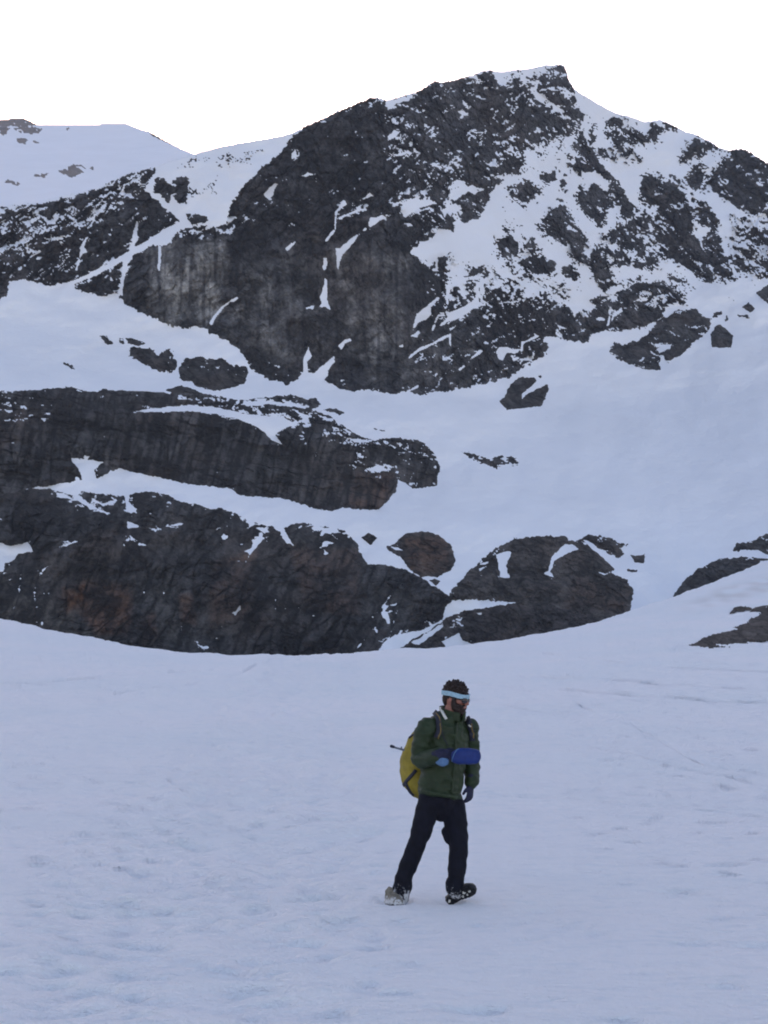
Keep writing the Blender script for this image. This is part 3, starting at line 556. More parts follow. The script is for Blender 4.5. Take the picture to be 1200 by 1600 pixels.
rock_body('rock_outcrop', ["277,580 287,560 313,557 333,563 347,560 363,570 383,573 389,583 380,600 360,608 333,611 310,603 300,597 283,593"], 'larger domed outcrop in the left snow bowl under the main face', 'outcrop', lev=.25, bulge=9, w=8, amp=2.6, levz=[("277,555 390,560 390,580 280,578", .2)], thin=.3)
rock_body('rock_outcrop', ["257,610 283,602 300,607 317,615 300,616 273,614"], 'small flat outcrop on the snow just above the long rock band', 'outcrop', lev=.1, bulge=3, w=4, amp=1.2)
rock_body('stony_patch', ["153,523 163,522 177,537 167,538", "185,527 193,528 193,537 187,536", "197,528 215,530 227,537 217,540 200,537"], 'line of small stones in the left snow bowl above the low outcrop', 'stones', lev=.4, bulge=2, w=3, amp=2.2)
rock_body('stony_patch', ["100,567 113,571 117,577 107,575"], 'tiny cluster of stones alone in the left snow bowl', 'stones', lev=.3, bulge=2, w=3, amp=1.8)
rock_body('stony_patch', ["583,669 592,670 602,674 590,673"], 'thin stones in snow just above the end of the long rock band', 'stones', lev=.3, bulge=2, w=3, amp=1.2)
rock_body('rock_outcrop', ["1050,934 1067,909 1092,888 1125,874 1158,870 1198,873 1260,872 1300,910 1180,930 1100,940 1060,945"], 'dark whale backed rock slab peering over the right snow rise', 'rock', lev=.10, bulge=8, w=8, amp=1.8, levz=[("1090,865 1200,865 1200,880 1100,890", .35)])
rock_body('rock_outcrop', ["1144,862 1150,850 1175,845 1205,832 1260,815 1320,830 1300,868 1200,866 1180,858"], 'snow dusted broken slab at the right edge above the whale backed one', 'rock', lev=.45, bulge=6, w=8, amp=2.2)

rock_body('rock_outcrop', ["625,1014 642,1001 667,988 696,967 725,955 767,949 808,941 860,944 900,950 940,962 975,956 985,958 970,980 900,1010 760,1028 700,1024"],
  'low dark stony slab lying in front of the rounded knoll', 'rock', snows=["690,1002 717,988 723,1000 740,1008 700,1016", "640,1005 690,975 694,979 655,1008", "745,958 754,957 752,961", "712,968 722,966 720,971", "700,980 712,976 708,982"],
  lev=.12, levz=[("625,960 740,950 740,1010 640,1015", .14)], tone=.05, bulge=20, w=8, amp=1.8, mat=LUMP_MAT, rel=1.1)
# ------------------------------------------------------------------ foreground snow field
CREST = poly("-3600,700 -900,880 -200,935 0,966 60,979 130,993 200,1008 300,1020 380,1024 450,1024 520,1022 580,1018 650,1012 700,1010 780,1003 860,988 920,974 985,955 1050,933 1100,914 1150,895 1200,875 1400,800 2000,640 4800,500")
m, nt, b = newmat('snow field')
tc = N(nt, 'TexCoord'); vec = tc.outputs['Object']
mp = N(nt, 'Mapping'); nt.links.new(vec, mp.inputs[0]); mp.inputs['Scale'].default_value = (0.7, 1.0, 1.0)
na = noise(nt, 1.7, 5, 0.6, mp.outputs[0]); nb = noise(nt, 9.0, 5, 0.65, mp.outputs[0]); nc = noise(nt, 60, 3, 0.6, vec)
nd = noise(nt, 0.16, 3, 0.5, vec)
c = mixc(nt, ramp(nt, nd, [(0.35, (0, 0, 0)), (0.65, (1, 1, 1))]), (0.90, 0.895, 0.915), (0.85, 0.875, 0.90))
c = mixc(nt, ramp(nt, nb, [(0.56, (0, 0, 0)), (0.72, (0.28,) * 3)]), c, (0.62, 0.71, 0.80))
ne = noise(nt, 3.2, 4, 0.7, mp.outputs[0], 0.5)
c = mixc(nt, ramp(nt, ne, [(0.52, (0, 0, 0)), (0.68, (0.36,) * 3)]), c, (0.64, 0.725, 0.80))
dirt = N(nt, 'Attribute', attribute_name='dirt').outputs['Fac']
c = mixc(nt, mathn(nt, 'MULTIPLY', dirt, 0.5), c, (0.5, 0.46, 0.44))
nt.links.new(c, b.inputs['Base Color']); b.inputs['Roughness'].default_value = 0.75; b.inputs['Specular IOR Level'].default_value = 0.3
bp = N(nt, 'Bump'); bp.inputs['Strength'].default_value = 1.0; bp.inputs['Distance'].default_value = 0.16
nt.links.new(mathn(nt, 'ADD', mathn(nt, 'ADD', mathn(nt, 'MULTIPLY', nb, 0.8), na), mathn(nt, 'MULTIPLY', nc, 0.12)), bp.inputs['Height'])
nt.links.new(bp.outputs[0], b.inputs['Normal'])
SNOWF = m
fX = np.concatenate([np.linspace(-3600, -90, 50), np.arange(-80, 1281, 1.6), np.linspace(1290, 4800, 50)])
cr = np.interp(fX, CREST[:, 0], CREST[:, 1]) + 0.8 * perlin(fX / 25, fX * 0, 7) + .4 * perlin(fX / 6, fX * 0, 8)
NR = 470
vv = np.linspace(0, 1, NR)
fy_ = cr[None] + (1680 - cr[None]) * vv[:, None] ** 1.12              # rows from the crest down to below the frame
ext = np.array([1720, 1800, 1950, 2200, 2600, 3300, 4600.])
fy_ = np.concatenate([fy_, np.broadcast_to(ext[:, None], (len(ext), len(fX)))])[::-1]   # from near to far
tt = tans(600, fy_)[1]
tcr = tans(600, cr)[1]
A = (np.maximum(tcr, 0.02) + 0.045)[None]
ss = A * smooth(0, 1, (1420 - fy_) / (1420 - cr[None] - 40)) ** 1.1
LY = np.zeros(fy_.shape); LY[0] = np.log(CAMH / (-tt[0]))
for i in range(1, len(fy_)):
    dt = tt[i] - tt[i - 1]; den = 0.5 * (ss[i] + ss[i - 1] - tt[i] - tt[i - 1])
    LY[i] = LY[i - 1] + dt / np.maximum(den, 0.02)
GY = np.exp(LY)
def smx(a, n):
    k = np.hanning(n + 2)[1:-1]; k /= k.sum()
    return np.apply_along_axis(lambda r: np.convolve(np.pad(r, n // 2, mode='edge'), k, 'valid'), 1, a)
gp = at(np.broadcast_to(fX[None], fy_.shape), fy_, GY)
wx, wy = gp[..., 0], gp[..., 1]
nearf = 1 - 0.5 * smooth(20, 45, wy)
u = fX[None]
pathc = np.interp(fy_, [1020, 1100, 1250, 1400, 1600, 1700], [500, 440, 400, 330, 230, 180])
pathw = np.interp(fy_, [1020, 1250, 1600], [90, 230, 430])
inpath = smooth(1.1, 0.5, np.abs(u - pathc) / pathw)
rough = 0.14 + 0.85 * inpath
dz = 0.045 * fbm(wx / 3.0, wy / 4.0, 401, 2) + rough * (0.045 * fbm(wx / 0.8, wy / 1.0, 405, 2) + 0.024 * perlin(wx / 0.33, wy / 0.42, 408)) 
dz += 0.05 * fbm(wx / 7, wy / 11, 420, 2) * smooth(18, 40, wy)
for sc_, am in ((0.55, 0.064), (0.32, 0.045)):            # trodden prints, soft rimmed
    cxg, cyg = wx / sc_, wy / (sc_ * 1.1)
    ix = np.floor(cxg); iy = np.floor(cyg)
    for i in (-1, 0, 1):
        for j in (-1, 0, 1):
            cx = ix + i + rnd(ix + i, iy + j, 430); cy = iy + j + rnd(ix + i, iy + j, 431)
            on = np.clip((0.16 + 0.66 * inpath - rnd(ix + i, iy + j, 432)) * 9, 0, 1)
            d2 = ((cxg - cx) / 0.30) ** 2 + ((cyg - cy) / 0.24) ** 2
            dz -= am * on * np.exp(-d2 ** 1.5) * (0.4 + rnd(ix + i, iy + j, 433)) * nearf
def track(pts_, width, depth):
    P = poly(pts_); global dz
    d = np.full(fy_.shape, 99.0)
    for (ax, ay), (bx, by) in zip(P[:-1], P[1:]):
        ex, ey = bx - ax, by - ay; L = ex * ex + ey * ey
        gx_, gy_ = np.broadcast_to(u, fy_.shape), fy_
        t = np.clip(((gx_ - ax) * ex + (gy_ - ay) * ey) / L, 0, 1)
        d = np.minimum(d, np.hypot((gx_ - ax - t * ex) * .5, gy_ - ay - t * ey + .5 * perlin(gx_ / 14, gy_ * 0 + ay, 440)))
    k = 0.35 + 0.65 * smooth(-0.25, 0.3, perlin(np.broadcast_to(u, fy_.shape) / 40, fy_ / 60, int(P[0, 0])))
    dz = dz - depth * np.exp(-(d / width) ** 2) * k
for a_ in (("740,1243 900,1250 1050,1262 1200,1280 1290,1290", 1.3, .05), ("480,1219 700,1232 900,1236 1200,1252 1290,1258", 1.2, .035), ("400,1140 600,1152 800,1164 1020,1172", 1.1, .05),
           ("0,1240 60,1246 150,1250", 1.2, .03), ("300,1200 520,1222 640,1240", 1.2, .03), ("0,1068 100,1062 220,1050 330,1046", 1.0, .12), ("690,1062 850,1075 1000,1088 1200,1096", 1.0, .14), ("760,1050 950,1062 1200,1080", .9, .1),
           ("850,1020 1000,1040 1200,1050", .9, .1), ("430,1025 380,1050 300,1070 180,1085", .9, .1),
           ("760,1060 900,1100 1000,1140 1100,1200 1200,1215", .9, .05), ("0,1370 60,1372 110,1376", 2.2, .03), ("900,1160 1050,1200 1200,1226", 1.0, .04), ("620,1590 760,1580 900,1575", 2.2, .03), ("560,1075 700,1085 900,1120", .8, .06)):
    track(*a_)
far = smooth(14, 30, wy)
dz += far * (0.045 * fbm(wx / 2.2, wy / 2.6, 460, 3) + 0.05 * rough * perlin(wx / 0.9, wy / 1.5, 465) + .05 * rough * perlin(wx / .5, wy / 1.1, 468))
YW = float(np.interp(-1409, -fy_[:, int(np.argmin(np.abs(fX - 680)))], GY[:, int(np.argmin(np.abs(fX - 680)))]))
for fx_, fy2, ax_, ay_, dd in ((.085, .05, .12, .19, .035), (.53, -.09, .11, .14, .022), (-.42, .55, .11, .17, .05), (-.62, 1.15, .11, .17, .05), (-1.35, 1.5, .11, .17, .05), (-1.55, 2.1, .11, .17, .05), (-2.3, 2.5, .11, .17, .045), (-2.5, 3.1, .11, .17, .045), (-3.2, 3.5, .12, .18, .04), (-3.5, 4.1, .12, .18, .04)):
    q = ((wx - fx_) / ax_) ** 2 + ((wy - YW - fy2) / ay_) ** 2
    dz += -dd * np.exp(-q ** 2) + .3 * dd * np.exp(-((np.sqrt(q) - 1.35) / .25) ** 2)
gp[..., 2] += dz
gxx, gyy = np.broadcast_to(u, fy_.shape), fy_
dirt = smooth(0, 1, 1 - np.abs((gyy - 925 + (gxx - 1150) * .28) / 22)) * smooth(1040, 1150, gxx) * (.5 + perlin(gxx / 30, gyy / 8, 450))
# beyond the crest the snow rolls over and drops away; behind the camera it runs on
last = gp[-1].copy(); rows = []
for dyy, dzz in ((3, .02), (8, -.4), (20, -2.5), (60, -10), (140, -16)):
    r = last.copy(); r[:, 1] += dyy; r[:, 0] *= (1 + dyy / last[:, 1]); r[:, 2] = last[:, 2] + dzz; rows.append(r)
first = gp[0].copy(); pre = []
for yy in (-80., -10., 0.2):
    r = first.copy(); r[:, 1] = yy; r[:, 0] = np.linspace(-1, 1, len(fX)) * (110 if yy < -5 else 12 if yy < 0.1 else 6); r[:, 2] = 0; pre.append(r)
full = np.concatenate([np.array(pre), gp, np.array(rows)])
dirt = np.concatenate([np.zeros((3, len(fX))), np.clip(dirt, 0, 1), np.zeros((5, len(fX)))])
snow_field = grid_mesh('snow_ground', full, SNOWF, attrs={'dirt': dirt}, flip=True)
tag(snow_field, 'trampled pale blue snow field in the foreground', 'snow', kind='structure')
# stones lying on the foreground snow at the right
_gyc = {}
def groundY(bX, bYr):
    out = np.zeros((len(bYr), len(bX)))
    for j, x in enumerate(bX):
        k = int(np.argmin(np.abs(fX - x))); out[:, j] = np.interp(-bYr, -fy_[:, k], GY[:, k])
    return out
rock_body('stony_patch', ["1077,1010 1100,999 1133,988 1158,976 1179,967 1200,945 1290,915 1290,990 1200,998 1175,1003 1137,1009 1100,1012"], 'dark stony strip lying on the snow rise at the right edge', 'stones', lev=.02, bulge=55.0, w=8, amp=2.0, base=groundY, thin=.35, tone=.15, rel=1.5, edge_dust=0, mat=LUMP_MAT)
rock_body('rock_outcrop', ["1142,957 1150,949 1158,946 1173,951 1160,953 1150,955"], 'small dark rock in snow just above the stony strip', 'outcrop', lev=0, bulge=35, w=4, amp=1.0, base=groundY, rel=1, edge_dust=0, mat=LUMP_MAT)
rock_body('rock_outcrop', ["1172,957 1180,951 1192,945 1205,942 1200,948 1188,956"], 'second small rock in snow touching the top of the stony strip', 'outcrop', lev=0, bulge=35, w=4, amp=1.0, base=groundY, rel=1, edge_dust=0, mat=LUMP_MAT)
# ------------------------------------------------------------------ the walker
from mathutils.bvhtree import BVHTree
_k = int(np.argmin(np.abs(fX - 680)))
YP = float(np.interp(-1409, -fy_[:, _k], GY[:, _k]))
MPX = YP / FPX
def PP(px, py, d=0.0):
    return Vector(at(px, py, YP + d).tolist())
GZ = PP(680, 1410).z
ROOT = Vector((PP(675, 1410).x, YP, GZ))
def V3(*a): return Vector(a)
Ft = V3(.67, -.74, 0).normalized(); Rt = V3(Ft.y, -Ft.x, 0); Zt = V3(0, 0, 1)
def simple_mat(name, col, rough=0.85, var=0.25, scale=30, spec=0.3, bump=0.0, snowz=None):
    m, nt, b = newmat(name)
    tc = N(nt, 'TexCoord'); v = tc.outputs['Object']
    n = noise(nt, scale, 4, 0.6, v)
    c = mixc(nt, ramp(nt, n, [(0.35, (0, 0, 0)), (0.65, (1, 1, 1))]), tuple(x * (1 - var) for x in col), tuple(min(1, x * (1 + var)) for x in col))
    if snowz:
        sx = N(nt, 'SeparateXYZ'); nt.links.new(v, sx.inputs[0])
        low = mathn(nt, 'SUBTRACT', 1.0, mathn(nt, 'DIVIDE', sx.outputs[2], snowz), True)
        f = ramp(nt, mathn(nt, 'ADD', low, mathn(nt, 'MULTIPLY', mathn(nt, 'SUBTRACT', noise(nt, 28, 5, 0.7, v), 0.5), 1.6)), [(0.72, (0, 0, 0)), (0.95, (0.75,) * 3)])
        c = mixc(nt, f, c, (0.62, 0.64, 0.68))
    nt.links.new(c, b.inputs['Base Color']); b.inputs['Roughness'].default_value = rough; b.inputs['Specular IOR Level'].default_value = spec
    if bump:
        bp = N(nt, 'Bump'); bp.inputs['Distance'].default_value = bump; nt.links.new(noise(nt, scale * .6, 3, 0.5, v), bp.inputs['Height']); nt.links.new(bp.outputs[0], b.inputs['Normal'])
    return m
M_SKIN = simple_mat('skin', (0.27, 0.12, 0.095), 0.55, 0.12, 40)
M_HAIR = simple_mat('dark hair', (0.016, 0.008, 0.007), 0.6, 0.5, 120, bump=.01)
M_JACK = simple_mat('green shell fabric', (0.012, 0.0245, 0.0085), 0.6, 0.18, 14, bump=.012)
M_TROU = simple_mat('dark navy trouser cloth', (0.0042, 0.0048, 0.011), 0.85, 0.25, 18, .2, bump=.015, snowz=.30)
M_BOOT = simple_mat('boot leather', (0.15, 0.135, 0.11), 0.8, 0.35, 40, bump=.008, snowz=.15)
M_SOLE = simple_mat('black boot rubber', (0.012, 0.012, 0.016), 0.6, 0.3, 60)
M_GLOV = simple_mat('dark navy glove', (0.008, 0.010, 0.035), 0.7, 0.3, 40)
M_BLUE = simple_mat('royal blue fabric', (0.004, 0.020, 0.13), 0.6, 0.15, 25, bump=.006)
M_LBLU = simple_mat('light blue fabric', (0.075, 0.15, 0.29), 0.8, 0.15, 30)
M_BAND = simple_mat('pale blue headband cloth', (0.26, 0.40, 0.50), 0.85, 0.14, 60)
M_WHIT = simple_mat('pale lining', (0.55, 0.55, 0.52), 0.8, 0.06, 40)
M_YELL = simple_mat('yellow pack cloth', (0.21, 0.165, 0.016), 0.65, 0.16, 16, bump=.012)
M_STRP = simple_mat('dark strap webbing', (0.018, 0.02, 0.035), 0.7, 0.2, 60)
M_TRIM = simple_mat('ochre strap edge', (0.14, 0.10, 0.03), 0.7, 0.2, 60)
M_LENS = simple_mat('dark lens', (0.012, 0.009, 0.012), 0.12, 0.1, 20, .6)
M_METL = simple_mat('dull metal', (0.10, 0.12, 0.16), 0.4, 0.2, 50, .6)
M_TEET = simple_mat('lips and teeth', (0.42, 0.22, 0.19), 0.5, 0.2, 200)
class Blob:
    def __init__(s): s.V = []; s.F = []
    def ring_surf(s, rings):
        b = len(s.V); n = len(rings[0])
        for r in rings: s.V += [tuple(p) for p in r]
        for i in range(len(rings) - 1):
            for j in range(n):
                k = (j + 1) % n
                s.F.append((b + i * n + j, b + i * n + k, b + (i + 1) * n + k, b + (i + 1) * n + j))
        s.F.append(tuple(b + j for j in range(n))[::-1]); e = b + (len(rings) - 1) * n
        s.F.append(tuple(e + j for j in range(n)))
        return s
    def tube(s, pts, rad, side=None, sub=4, n=18, cap=True, sq=2.0):
        pts = [Vector(p) for p in pts]; rad = [(r, r) if isinstance(r, (int, float)) else r for r in rad]
        P = []; Rr = []
        for i in range(len(pts) - 1):
            p0 = pts[max(i - 1, 0)]; p1 = pts[i]; p2 = pts[i + 1]; p3 = pts[min(i + 2, len(pts) - 1)]
            for k in range(sub):
                t = k / sub
                P.append(0.5 * ((2 * p1) + (p2 - p0) * t + (2 * p0 - 5 * p1 + 4 * p2 - p3) * t * t + (3 * p1 - p0 - 3 * p2 + p3) * t ** 3))
                Rr.append((rad[i][0] * (1 - t) + rad[i + 1][0] * t, rad[i][1] * (1 - t) + rad[i + 1][1] * t))
        P.append(pts[-1]); Rr.append(rad[-1])
        side = Vector(side) if side is not None else Vector((1, 0.02, 0.01))
        rings = []
        for i, p in enumerate(P):
            t = (P[min(i + 1, len(P) - 1)] - P[max(i - 1, 0)]).normalized()
            a = (side - t * side.dot(t)).normalized(); b_ = t.cross(a)
            def ring(c, f):
                o = []
                for j in range(n):
                    th = 2 * math.pi * j / n; c_, s_ = math.cos(th), math.sin(th)
                    q = (abs(c_) ** sq + abs(s_) ** sq) ** (-1 / sq)
                    o.append(c + a * (c_ * q * Rr[i][0] * f) + b_ * (s_ * q * Rr[i][1] * f))
                return o
            m = min(Rr[i])
            if i == 0 and cap:
                for f in (0.25, 0.6, 0.87): rings.append(ring(p - t * m * math.sqrt(1 - f * f), f))
            rings.append(ring(p, 1))
            if i == len(P) - 1 and cap:
                for f in (0.87, 0.6, 0.25): rings.append(ring(p + t * m * math.sqrt(1 - f * f), f))
        return s.ring_surf(rings)
    def ell(s, c, r, ax=None, n=16):
        X, Y, Z = ax if ax else (V3(1, 0, 0), V3(0, 1, 0), V3(0, 0, 1)); c = Vector(c)
        rings = []
        for i in range(1, n):
            ph = math.pi * i / n
            rings.append([c + X * (r[0] * math.sin(ph) * math.cos(2 * math.pi * j / n)) + Y * (r[1] * math.sin(ph) * math.sin(2 * math.pi * j / n)) + Z * (r[2] * math.cos(ph)) for j in range(n)])
        return s.ring_surf(rings)
    def mesh(s, name):
        me = bpy.data.meshes.new(name); me.from_pydata(s.V, [], s.F); me.update(); return me
    def build(s, name, mat, parent, voxel=0.007, smooth_it=3, wr=None, org=None, label=None):
        org = ROOT if org is None else org
        me = s.mesh(name)
        if voxel:
            bm = bmesh.new(); bm.from_mesh(me); bmesh.ops.recalc_face_normals(bm, faces=bm.faces); bm.to_mesh(me); bm.free()
            t = bpy.data.objects.new('tmp', me); COL.objects.link(t)
            r = t.modifiers.new('r', 'REMESH'); r.mode = 'VOXEL'; r.voxel_size = voxel
            if smooth_it: q = t.modifiers.new('s', 'SMOOTH'); q.factor = .5; q.iterations = smooth_it
            dg = bpy.context.evaluated_depsgraph_get()
            m2 = bpy.data.meshes.new_from_object(t.evaluated_get(dg)); bpy.data.objects.remove(t); bpy.data.meshes.remove(me); me = m2; me.name = name
        n = len(me.vertices); co = np.empty(n * 3); me.vertices.foreach_get('co', co); co = co.reshape(-1, 3)
        if wr:
            no = np.empty(n * 3); me.vertices.foreach_get('normal', no); no = no.reshape(-1, 3)
            co = co + no * np.asarray(wr(co))[:, None]
        co -= np.array(org)
        me.vertices.foreach_set('co', co.ravel()); me.update()
        me.polygons.foreach_set('use_smooth', np.ones(len(me.polygons), bool))
        me.materials.clear(); me.materials.append(mat)
        o = bpy.data.objects.new(name, me); COL.objects.link(o)
        if parent is not None: o.parent = parent
        else: o.location = org
        if label: o['label'] = label
        return o
def bvh(o, off):
    me = o.data
    return BVHTree.FromPolygons([Vector(v.co) + off for v in me.vertices], [tuple(p.vertices) for p in me.polygons])
CAMP = V3(0, 0, CAMH)
def on(tree, px, py, off=0.004, fallback=0.0):
    d = (PP(px, py) - CAMP).normalized(); h = tree.ray_cast(CAMP, d)
    if h[0] is None: return PP(px, py, fallback), -d
    return h[0] + h[1] * off, h[1]
def ribbon(B, pts, nrm, w, th):
    "flat strap along pts lying on a surface with normals nrm"
    rings = []
    for i, p in enumerate(pts):
        t = (pts[min(i + 1, len(pts) - 1)] - pts[max(i - 1, 0)]).normalized(); a = t.cross(nrm[i]).normalized(); k = nrm[i]
        rings.append([p - a * w / 2 - k * th, p + a * w / 2 - k * th, p + a * w / 2 + k * th, p - a * w / 2 + k * th])
    return B.ring_surf(rings)
def lerp_px(P, n):
    P = poly(P); L = np.concatenate([[0], np.cumsum(np.hypot(*np.diff(P, axis=0).T))]); t = np.linspace(0, L[-1], n)
    return list(zip(np.interp(t, L, P[:, 0]), np.interp(t, L, P[:, 1])))
person = bpy.data.objects.new('person', None); COL.objects.link(person); person.location = ROOT
tag(person, 'bearded walker in a green jacket and dark trousers striding over the snow', 'person')
# torso frame: lateral (right) Rt, forward Ft
def TC(px, py): return PP(px, py, 0.0)
tors = [(688, 1243, .188, .145), (689, 1225, .190, .148), (692, 1200, .188, .142), (696, 1175, .192, .142), (698, 1152, .197, .142), (699.5, 1138, .188, .126), (702, 1127, .155, .108), (705, 1119, .105, .09), (707, 1113, .082, .078)]
# --- body (one continuous skin surface, mostly under the clothes)
HC = PP(712, 1091.5, -.03)
Fh = V3(.87, -.46, -.20).normalized(); Lh = Zt.cross(Fh).normalized(); Uh = Fh.cross(Lh).normalized()
HA = (Fh, Lh, Uh)
def H(f, l, u): return HC + Fh * f + Lh * l + Uh * u
sh_r, el_r, wr_r = PP(666, 1138, -.12), PP(656, 1185, -.12), PP(689, 1180, -.33)
sh_l, el_l, wr_l = PP(733, 1138, .12), PP(737, 1187, .15), PP(735.5, 1228, .05)
LEGR = [(672, 1248, -.06, .098), (666, 1270, -.06, .097), (659, 1296, -.05, .088), (652, 1317, -.03, .080), (643, 1340, .0, .080), (634, 1362, .03, .073), (627, 1383, .05, .066), (623, 1398, .06, .064)]
LEGL = [(705, 1248, .05, .100), (710, 1270, .03, .102), (713, 1292, .0, .096), (716, 1312, -.03, .084), (716, 1335, -.05, .080), (714, 1358, -.07, .076), (712, 1377, -.09, .071), (711, 1389, -.10, .070)]
B = Blob()
B.ell(HC + Uh * .012 - Fh * .008, (.096, .076, .108), HA); B.ell(H(.028, 0, -.058), (.062, .056, .058), HA); B.ell(H(.06, 0, -.085), (.030, .032, .022), HA)
B.ell(H(.083, 0, .032), (.016, .052, .014), HA); B.tube([H(.092, 0, .018), H(.105, 0, -.004), H(.112, 0, -.022)], [.010, .012, .015]); B.ell(H(.102, .012, -.026), (.011, .009, .009), HA); B.ell(H(.102, -.012, -.026), (.011, .009, .009), HA)
for s_ in (1, -1):
    B.ell(H(.066, s_ * .040, -.012), (.026, .024, .022), HA); B.ell(H(-.004, s_ * .078, -.004), (.017, .009, .031), HA); B.ell(H(.084, s_ * .030, .010), (.012, .014, .010), HA)
B.ell(H(.089, 0, -.046), (.014, .024, .007), HA); B.ell(H(.087, 0, -.060), (.014, .021, .008), HA)
B.tube([TC(702, 1150), PP(704, 1122, -.01), H(-.015, 0, -.06)], [.07, .062, .058])
B.tube([TC(a, b_) for a, b_, c_, d_ in tors[:-1]], [(c_ - .035, d_ - .035) for a, b_, c_, d_ in tors[:-1]], Rt)
B.tube([sh_r, el_r, wr_r, wr_r + (wr_r - el_r).normalized() * .06], [.048, .040, .030, .028]); B.tube([sh_l, el_l, wr_l, wr_l + (wr_l - el_l).normalized() * .03], [.048, .036, .018, .010])
for Lg in (LEGR, LEGL): B.tube([PP(a, b_, d_) for a, b_, d_, r in Lg], [r - .022 for *_, r in Lg])
B.build('body', M_SKIN, person, .005, 2)
# --- jacket
def wrk(seed, amp, f=9.0, fz=None):
    fz = fz or f
    def w(co):
        x, y, z = (co - np.array(ROOT)).T
        a = 1 - np.abs(perlin((x * .8 + y * .6) * f + z * 4, z * fz, seed)) * 2
        return amp * (a * .7 + perlin(x * f * 2.3 + y * 7, z * fz * 2.0 + x * 5, seed + 1) * .7 + perlin((x + y) * 3, z * 4, seed + 2) * .6)
    return w
B = Blob()
B.tube([TC(a, b_) for a, b_, c_, d_ in tors], [(c_, d_) for a, b_, c_, d_ in tors], Rt, cap=False, n=28, sq=2.3)
B.ell(PP(669, 1136, -.11), (.080, .08, .075)); B.ell(PP(733, 1136, .11), (.072, .075, .072))
B.tube([sh_r, PP(660, 1158, -.13), el_r, PP(672, 1184, -.24), PP(685, 1181, -.31)], [.082, .075, .071, .068, .062])
B.tube([sh_l, PP(737, 1160, .14), el_l, PP(737, 1208, .11), PP(736, 1222, .06)], [.074, .066, .061, .057, .054])
B.ell(PP(655, 1184, -.12), (.068, .065, .06))
B.tube([PP(690, 1238, -.02), PP(689, 1243, -.02)], [(.196, .154), (.194, .152)], Rt, cap=False, n=28)
jacket = B.build('jacket', M_JACK, person, .007, 3, wrk(501, .012, 8, 12))
JT = bvh(jacket, ROOT)
def strap(name, pth, w, th, mat, parent, tree=JT, off=.005, n=14, fb=0.0, org=None):
    q = [on(tree, a, b_, off, fb) for a, b_ in lerp_px(pth, n)]
    Bb = Blob(); ribbon(Bb, [p for p, k in q], [k for p, k in q], w, th)
    return Bb.build(name, mat, parent, 0, 0, org=org)
# stand collar
def band_loop(cpts, A, Bv, ra, rb, hgt, th, a0=0, a1=2 * math.pi, n=40, tilt=lambda t: 0.0, up=Zt, flare=0.0):
    Bb = Blob(); rings = []
    closed = abs(a1 - a0 - 2 * math.pi) < 1e-6
    for i in range(n + (0 if closed else 1)):
        t = a0 + (a1 - a0) * i / n; d = A * math.cos(t) * ra + Bv * math.sin(t) * rb; k = d.normalized()
        c = cpts + d + up * tilt(t); hh = hgt / 2
        rings.append([c - up * hh - k * th + k * -flare, c - up * hh + k * th - k * flare, c + up * hh + k * th + k * flare, c + up * hh - k * th + k * flare])
    b = len(Bb.V); m_ = len(rings)
    for r in rings: Bb.V += [tuple(p) for p in r]
    for i in range(m_ if closed else m_ - 1):
        for j in range(4):
            i2 = (i + 1) % m_; k = (j + 1) % 4
            Bb.F.append((b + i * 4 + j, b + i * 4 + k, b + i2 * 4 + k, b + i2 * 4 + j))
    if not closed:
        Bb.F.append((b + 3, b + 2, b + 1, b)); e = b + (m_ - 1) * 4; Bb.F.append((e, e + 1, e + 2, e + 3))
    return Bb
cc = PP(707.5, 1116, -.005)
Cb = band_loop(cc, Ft, -Rt, .100, .092, .075, .009, math.radians(12), math.radians(348), 40, lambda t: -.030 * math.cos(t) + .006, Zt, .006)
collar = Cb.build('collar', M_JACK, jacket, .005, 2, wrk(511, .003, 14), org=V3(0, 0, 0) + ROOT)
CTT = bvh(collar, ROOT)
def strap2(name, pth, w, th, mat, parent, off=.005, n=12):
    q = []
    for a, b_ in lerp_px(pth, n):
        p1, k1 = on(CTT, a, b_, off, 9); p2, k2 = on(JT, a, b_, off, 9)
        if min((p1 - CAMP).length, (p2 - CAMP).length) > YP + 4: continue
        q.append((p1, k1) if (p1 - CAMP).length < (p2 - CAMP).length else (p2, k2))
    Bb = Blob(); ribbon(Bb, [p for p, k in q], [k for p, k in q], w, th)
    return Bb.build(name, mat, parent, 0, 0)
strap2('collar_lining', "688,1106 690,1111 693,1117 697,1124", .022, .004, M_WHIT, jacket)
strap2('collar_lining', "727,1120 727,1127", .014, .004, M_WHIT, jacket)
strap('zip_flap', "713,1128 712,1145 711,1165 709,1200 707,1225 705,1241", .022, .003, M_JACK, jacket)
strap('seam', "690,1140 694,1155 700,1166", .006, .002, M_STRP, jacket)
# --- trousers
B = Blob()
B.tube([TC(689, 1226), TC(689, 1238), TC(690, 1252), TC(691, 1264)], [(.165, .125), (.172, .132), (.165, .130), (.11, .10)], Rt)
for Lg in (LEGR, LEGL): B.tube([PP(a, b_, d_) for a, b_, d_, r in Lg], [r * .94 for *_, r in Lg])
B.tube([PP(630, 1380, .05), PP(625, 1402, .06)], [.072, .072]); B.tube([PP(711, 1380, -.10), PP(711, 1391, -.11)], [.074, .074]); B.tube([PP(700, 1300, .0), PP(703, 1311, -.02)], [.05, .045])
trousers = B.build('trousers', M_TROU, person, .007, 2, wrk(521, .007, 9, 7))
